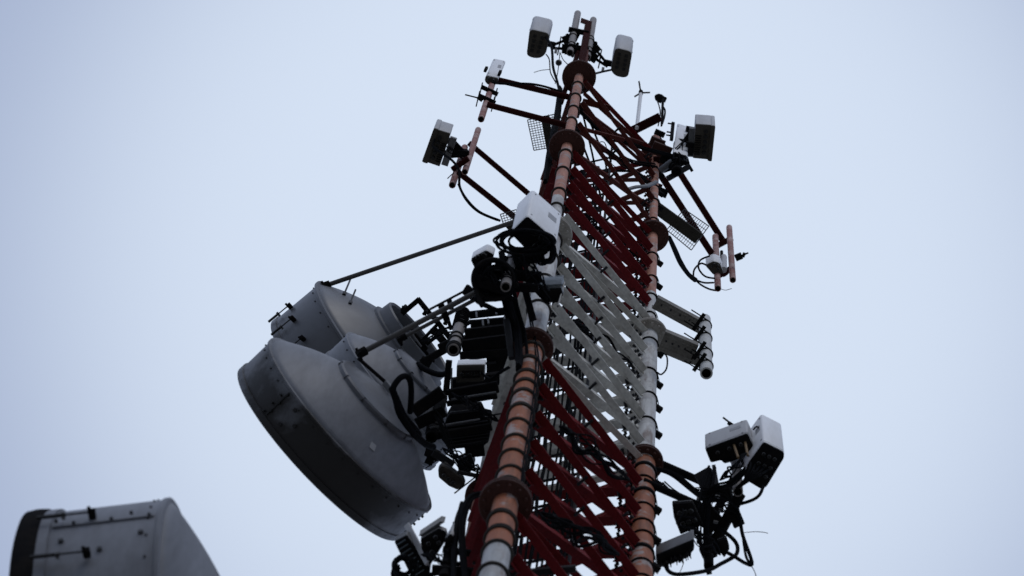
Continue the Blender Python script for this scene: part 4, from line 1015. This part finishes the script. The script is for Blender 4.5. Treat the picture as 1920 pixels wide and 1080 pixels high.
MB().lathe([(-.07, .02), (-.06, .075), (.0, .085), (.06, .07), (.1, .03), (.11, .005)], b + V((-.06, 0, .02)), (-.9, -.25, .25), 'dull_black', seg=20, cap0=True, cap1=True).build('lens', parent=ob)
MB().beam(b + V((-.06, 0, 0)), b + V((.05, .02, .1)), .1, .05, 'dull_black').build('bracket', parent=ob)
wire([(1231, 187, ht - .3), (1235, 196, ht - .6), (1238, 212, 56), (1234, 236, 55)], .012).build('lead', parent=ob)
wire([(1243, 200, ht - .5), (1247, 208, 56.6), (1245, 222, 56), (1240, 236, 55.3)], .018).build('lead', parent=ob)
bm_ = MB(); PB(bm_, (1178, 249, 54.6), (1238, 219, 54.6), 16, 8, 'red_arm'); PB(bm_, (1228, 246, 54.7), (1246, 254, 54.7), 10, 8, 'dull_black'); PB(bm_, (1183, 262, 54.4), (1212, 272, 54.4), 9, 8, 'brown_red_brace')
tag(bm_.build('stub_beam'), 'short dark red channel under the spinner rod at the right leg top', 'beam')
# long red members and ears near the mast head
hd = thing('head_frame', 'dark red bars and ears bolted across the head of the mast', 'frame', P(1130, 200, 53))
mb = MB()
for a, b, w_ in (((1096, 176, 53.4), (1236, 300, 54.4), 7), ((1088, 200, 52.6), (1232, 330, 53), 6), ((1092, 190, 53.5), (1144, 203, 53.5), 11), ((1084, 205, 52.2), (1146, 262, 52.6), 8), ((1086, 240, 51), (1170, 262, 51.6), 7), ((1150, 250, 53), (1206, 268, 53.6), 5)):
    PB(mb, a, b, w_, 5, 'brown_red_brace')
mb.build('bar', parent=hd)
mb = MB()
for (x, y, w_, m) in ((1075, 208, 26, 'red_arm'), (1062, 225, 16, 'dull_black'), (1240, 282, 34, 'red_flange'), (1232, 268, 26, 'red_flange'), (1252, 300, 26, 'dull_black'), (1226, 350, 26, 'red_flange'), (1240, 360, 22, 'dull_black')):
    PB(mb, (x - w_ / 2, y - w_ * .2, 53.2 - (y - 282) * .012), (x + w_ / 2, y + w_ * .2, 53.2 - (y - 282) * .012), w_ * .7, 8, m)
mb.build('plate', parent=hd)
trunk('black cable bundle running down the mast head left of the near leg', [(1050, 165, 53.4), (1047, 195, 52.3), (1043, 225, 51), (1030, 290, 48.5), (1022, 340, 46.5)], 9, .022, 5)
trunk('black cables lying across the mast head from leg to leg', [(1072, 182, 52.6), (1088, 205, 52), (1140, 262, 52), (1180, 300, 52), (1230, 310, 52.4)], 5, .014, 6)
trunk('grey blue corrugated hoses looped between the upper braces', [(1170, 358, 50), (1190, 352, 50.2), (1212, 350, 50.5), (1230, 342, 51)], 3, .024, 4, m='galvanised')
trunk('black cables arcing over the upper braces towards the right leg', [(1150, 262, 52.8), (1180, 268, 53), (1210, 278, 53.2), (1262, 292, 52.6)], 4, .015, 4)
lead('black cable hanging from the left mast tip aerial to the near leg', [(1022, 68, 56.9), (1034, 88, 56), (1037, 125, 54.6), (1044, 150, 53.8), (1050, 175, 52.8)], .024)
lead('thin wire hanging from the left mast tip aerial', [(1024, 102, 56.7), (1030, 112, 56), (1032, 135, 55), (1041, 153, 54)], .011)
wb = wire([(1050, 97, 56.6), (1048, 118, 55.6), (1045, 140, 54.6), (1041, 157, 53.8)], .008); wb.lathe([(-.06, .005), (-.045, .045), (0, .06), (.045, .045), (.06, .005)], P(1047.5, 117.5, 55.6), (0, 0, 1), 'port_black', seg=14)
tag(wb.build('loose_cable'), 'thin wire with a black ball hanging beside the mast tip', 'cable')
lead('short black cable from the right mast tip aerial to the flange', [(1146, 131, 56.7), (1132, 134, 56), (1116, 138, 55)], .02)
lead('hair thin wire end poking left below the mast tip', [(1032, 130, 55.4), (1014, 132, 55.4), (1001, 136, 55.4)], .006)
lead('thin lead curling between mast tip pole and flange', [(1051, 100, 56.6), (1056, 112, 56), (1066, 122, 55.4)], .008)
lead('black cable looping from the small white unit along the dark red arm', [(922, 155, 51.9), (945, 157, 52), (990, 157, 52.2), (1020, 162, 52.4), (1052, 172, 52.6)], .02)
lead('black cable sagging from the twin rosy poles to the mast', [(815, 262, 52.5), (812, 275, 52.3), (830, 288, 52), (850, 303, 51.6), (861, 322, 51.2), (862, 350, 50.8), (876, 375, 50.6), (900, 398, 50.5), (938, 414, 50.4)], .022)
lead('second thinner cable sagging from the twin rosy poles to the mast', [(858, 345, 50.8), (872, 374, 50.6), (896, 398, 50.4), (932, 414, 50.4)], .008)
lead('tiny stub wire below the left rosy pole', [(851, 324, 51.4), (844, 330, 51.4), (839, 335, 51.4)], .009)
trunk('thick black cable dropping from the right leg to the hanging poles', [(1255, 445, 49), (1266, 470, 49.4), (1277, 493, 49.8), (1290, 514, 50.2), (1304, 525, 50.6)], 3, .030, 2)
for n_, pts in enumerate(([(1300, 520, 50.6), (1313, 533, 50.6), (1330, 542, 50.8), (1345, 545, 51)], [(1303, 524, 50.6), (1320, 530, 50.8), (1338, 530, 51)], [(1300, 520, 50.6), (1302, 505, 51), (1314, 494, 51.4), (1324, 497, 51.6)], [(1340, 522, 51.4), (1322, 518, 51.2), (1310, 503, 51.2), (1313, 488, 51.4), (1330, 480, 51.8)])):
    lead(['black lead running lowest to the foot of the hanging poles', 'black lead running straight to the lower end of the inner hanging pole', 'black lead curling up to the unit between the hanging poles', 'black lead making the widest ring beside the hanging poles'][n_], pts, .016)
lead('thin wire curl below the inner hanging pole', [(1350, 541, 51), (1360, 544, 51), (1372, 541, 51)], .005)
lead('thin wire loop below the channel beams at the white right leg', [(1238, 660, 39), (1250, 668, 38.8), (1250, 690, 38.5), (1240, 702, 38.3), (1232, 698, 38.3)], .011)

tangle('thin black leads snarled among the lower right brackets', (1300, 915, 35.3), (1385, 960, 34.8), 9, .009, .5, 18)
tangle('thin black leads looping under the lower right crossbar', (1290, 985, 34.5), (1350, 1040, 34.2), 8, .010, .5, 16)
tangle('thin black leads snarled under the taller white box aerial', (1400, 850, 35.1), (1350, 900, 35), 6, .009, .4, 10)
tangle('thin leads drooping between the dish frame and the black channel beams', (790, 640, 41), (890, 600, 40.4), 5, .009, .5, 12)
tangle('thin leads drooping below the white rimmed radio unit', (845, 735, 37.6), (935, 790, 36.8), 6, .009, .4, 12)
tangle('thin leads hanging below the bulky black radio unit', (830, 840, 36.6), (900, 880, 36.1), 7, .009, .4, 12)
tangle('thin black leads snarled around the bottom left units', (790, 1040, 31.2), (868, 1060, 30.9), 9, .008, .3, 14)
tangle('thin black leads wandering over the upper braces inside the head', (1090, 250, 51.5), (1215, 340, 51.5), 7, .010, .5, 14)

fc = thing('filter_can', 'pale round canister between the black beams behind the nearest drum dish', 'canister', P(858, 770, 37.6))
MB().lathe([(0, .02), (0, .085), (.02, .095), (.3, .095), (.34, .06), (.36, .02)], P(858, 772, 37.6), (0, 0, 1), 'grey_plastic', seg=24, cap0=True, cap1=True).build('body', parent=fc)
MB().tube(P(858, 772, 37.5), P(858, 772, 37.62), .02, 'cast_alloy', seg=10).build('connector', parent=fc)

for lab_, a_, b_, n_ in (('black leads strung inside the white painted part of the mast', (1075, 600, 41), (1190, 700, 40.5), 8), ('black leads strung inside the upper red part of the mast', (1085, 400, 47), (1200, 480, 47), 9), ('black leads strung inside the lower red part of the mast', (1050, 800, 33.5), (1180, 900, 33.5), 9), ('black leads strung inside the lowest visible red part of the mast', (1010, 960, 30.5), (1160, 1040, 31), 8)):
    tangle(lab_, a_, b_, n_, .014, .9, 22)

# ------------------------------------------------------------------ camera, sky, light
cam = bpy.data.cameras.new('camera'); co = bpy.data.objects.new('camera', cam); COL.objects.link(co)
co.location = (0, 0, EYE); co.rotation_mode = 'QUATERNION'; co.rotation_quaternion = RM.to_quaternion()
cam.sensor_width = 36; cam.lens = F / 1920 * 36; cam.clip_end = 20000; cam.clip_start = .1
cam.dof.use_dof = True; cam.dof.focus_distance = 47; cam.dof.aperture_fstop = 1.7
scene.camera = co
SUN_AZ, SUN_EL = math.radians(172), math.radians(40)         # clockwise from +Y
sd = V((math.sin(SUN_AZ) * math.cos(SUN_EL), math.cos(SUN_AZ) * math.cos(SUN_EL), math.sin(SUN_EL)))
w = bpy.data.worlds.new('World'); scene.world = w; w.use_nodes = True
nt = w.node_tree; bg = nt.nodes['Background']; bg.inputs['Strength'].default_value = .1
sky = nt.nodes.new('ShaderNodeTexSky'); sky.sky_type = 'NISHITA'; sky.sun_disc = False
sky.sun_elevation = SUN_EL; sky.sun_rotation = SUN_AZ; sky.dust_density = 3
tc = nt.nodes.new('ShaderNodeTexCoord')
# an even cloud deck, brightened round the view axis: lens vignette put into its colour
dv = (RM @ V((.02, .005, -1))).normalized()
dot = nt.nodes.new('ShaderNodeVectorMath'); dot.operation = 'DOT_PRODUCT'; dot.inputs[1].default_value = dv
nt.links.new(tc.outputs['Generated'], dot.inputs[0])
mr = nt.nodes.new('ShaderNodeMapRange'); mr.interpolation_type = 'SMOOTHERSTEP'
mr.inputs['From Min'].default_value = math.cos(math.radians(13)); mr.inputs['From Max'].default_value = 1
nt.links.new(dot.outputs['Value'], mr.inputs['Value'])
no = nt.nodes.new('ShaderNodeTexNoise'); no.inputs['Scale'].default_value = 3.2; no.inputs['Detail'].default_value = 2; no.inputs['Roughness'].default_value = .4
nt.links.new(tc.outputs['Generated'], no.inputs['Vector'])
ad = nt.nodes.new('ShaderNodeMath'); ad.operation = 'MULTIPLY_ADD'; ad.inputs[1].default_value = .22; 
nt.links.new(no.outputs['Fac'], ad.inputs[0]); 
sub = nt.nodes.new('ShaderNodeMath'); sub.operation = 'SUBTRACT'; sub.inputs[1].default_value = .11
nt.links.new(mr.outputs['Result'], sub.inputs[0]); nt.links.new(sub.outputs[0], ad.inputs[2])
cl = nt.nodes.new('ShaderNodeMix'); cl.data_type = 'RGBA'; cl.clamp_factor = True
cl.inputs[6].default_value = (3.95, 4.7, 6.5, 1); cl.inputs[7].default_value = (6.95, 7.9, 9.4, 1)
nt.links.new(ad.outputs[0], cl.inputs[0])
mx = nt.nodes.new('ShaderNodeMix'); mx.data_type = 'RGBA'; mx.inputs[0].default_value = .96
nt.links.new(sky.outputs['Color'], mx.inputs[6]); nt.links.new(cl.outputs[2], mx.inputs[7])
nt.links.new(mx.outputs[2], bg.inputs['Color'])
ld = bpy.data.lights.new('sun', 'SUN'); ld.energy = .5; ld.angle = math.radians(25); ld.color = (1, .97, .93)
lo = bpy.data.objects.new('sun', ld); COL.objects.link(lo); lo.rotation_mode = 'QUATERNION'
lo.rotation_quaternion = sd.to_track_quat('Z', 'Y'); lo.location = (0, 0, 80)
vs_ = scene.view_settings; vs_.view_transform = 'Standard'; vs_.look = 'None'; vs_.gamma = 1; vs_.use_curve_mapping = False; vs_.exposure = 0
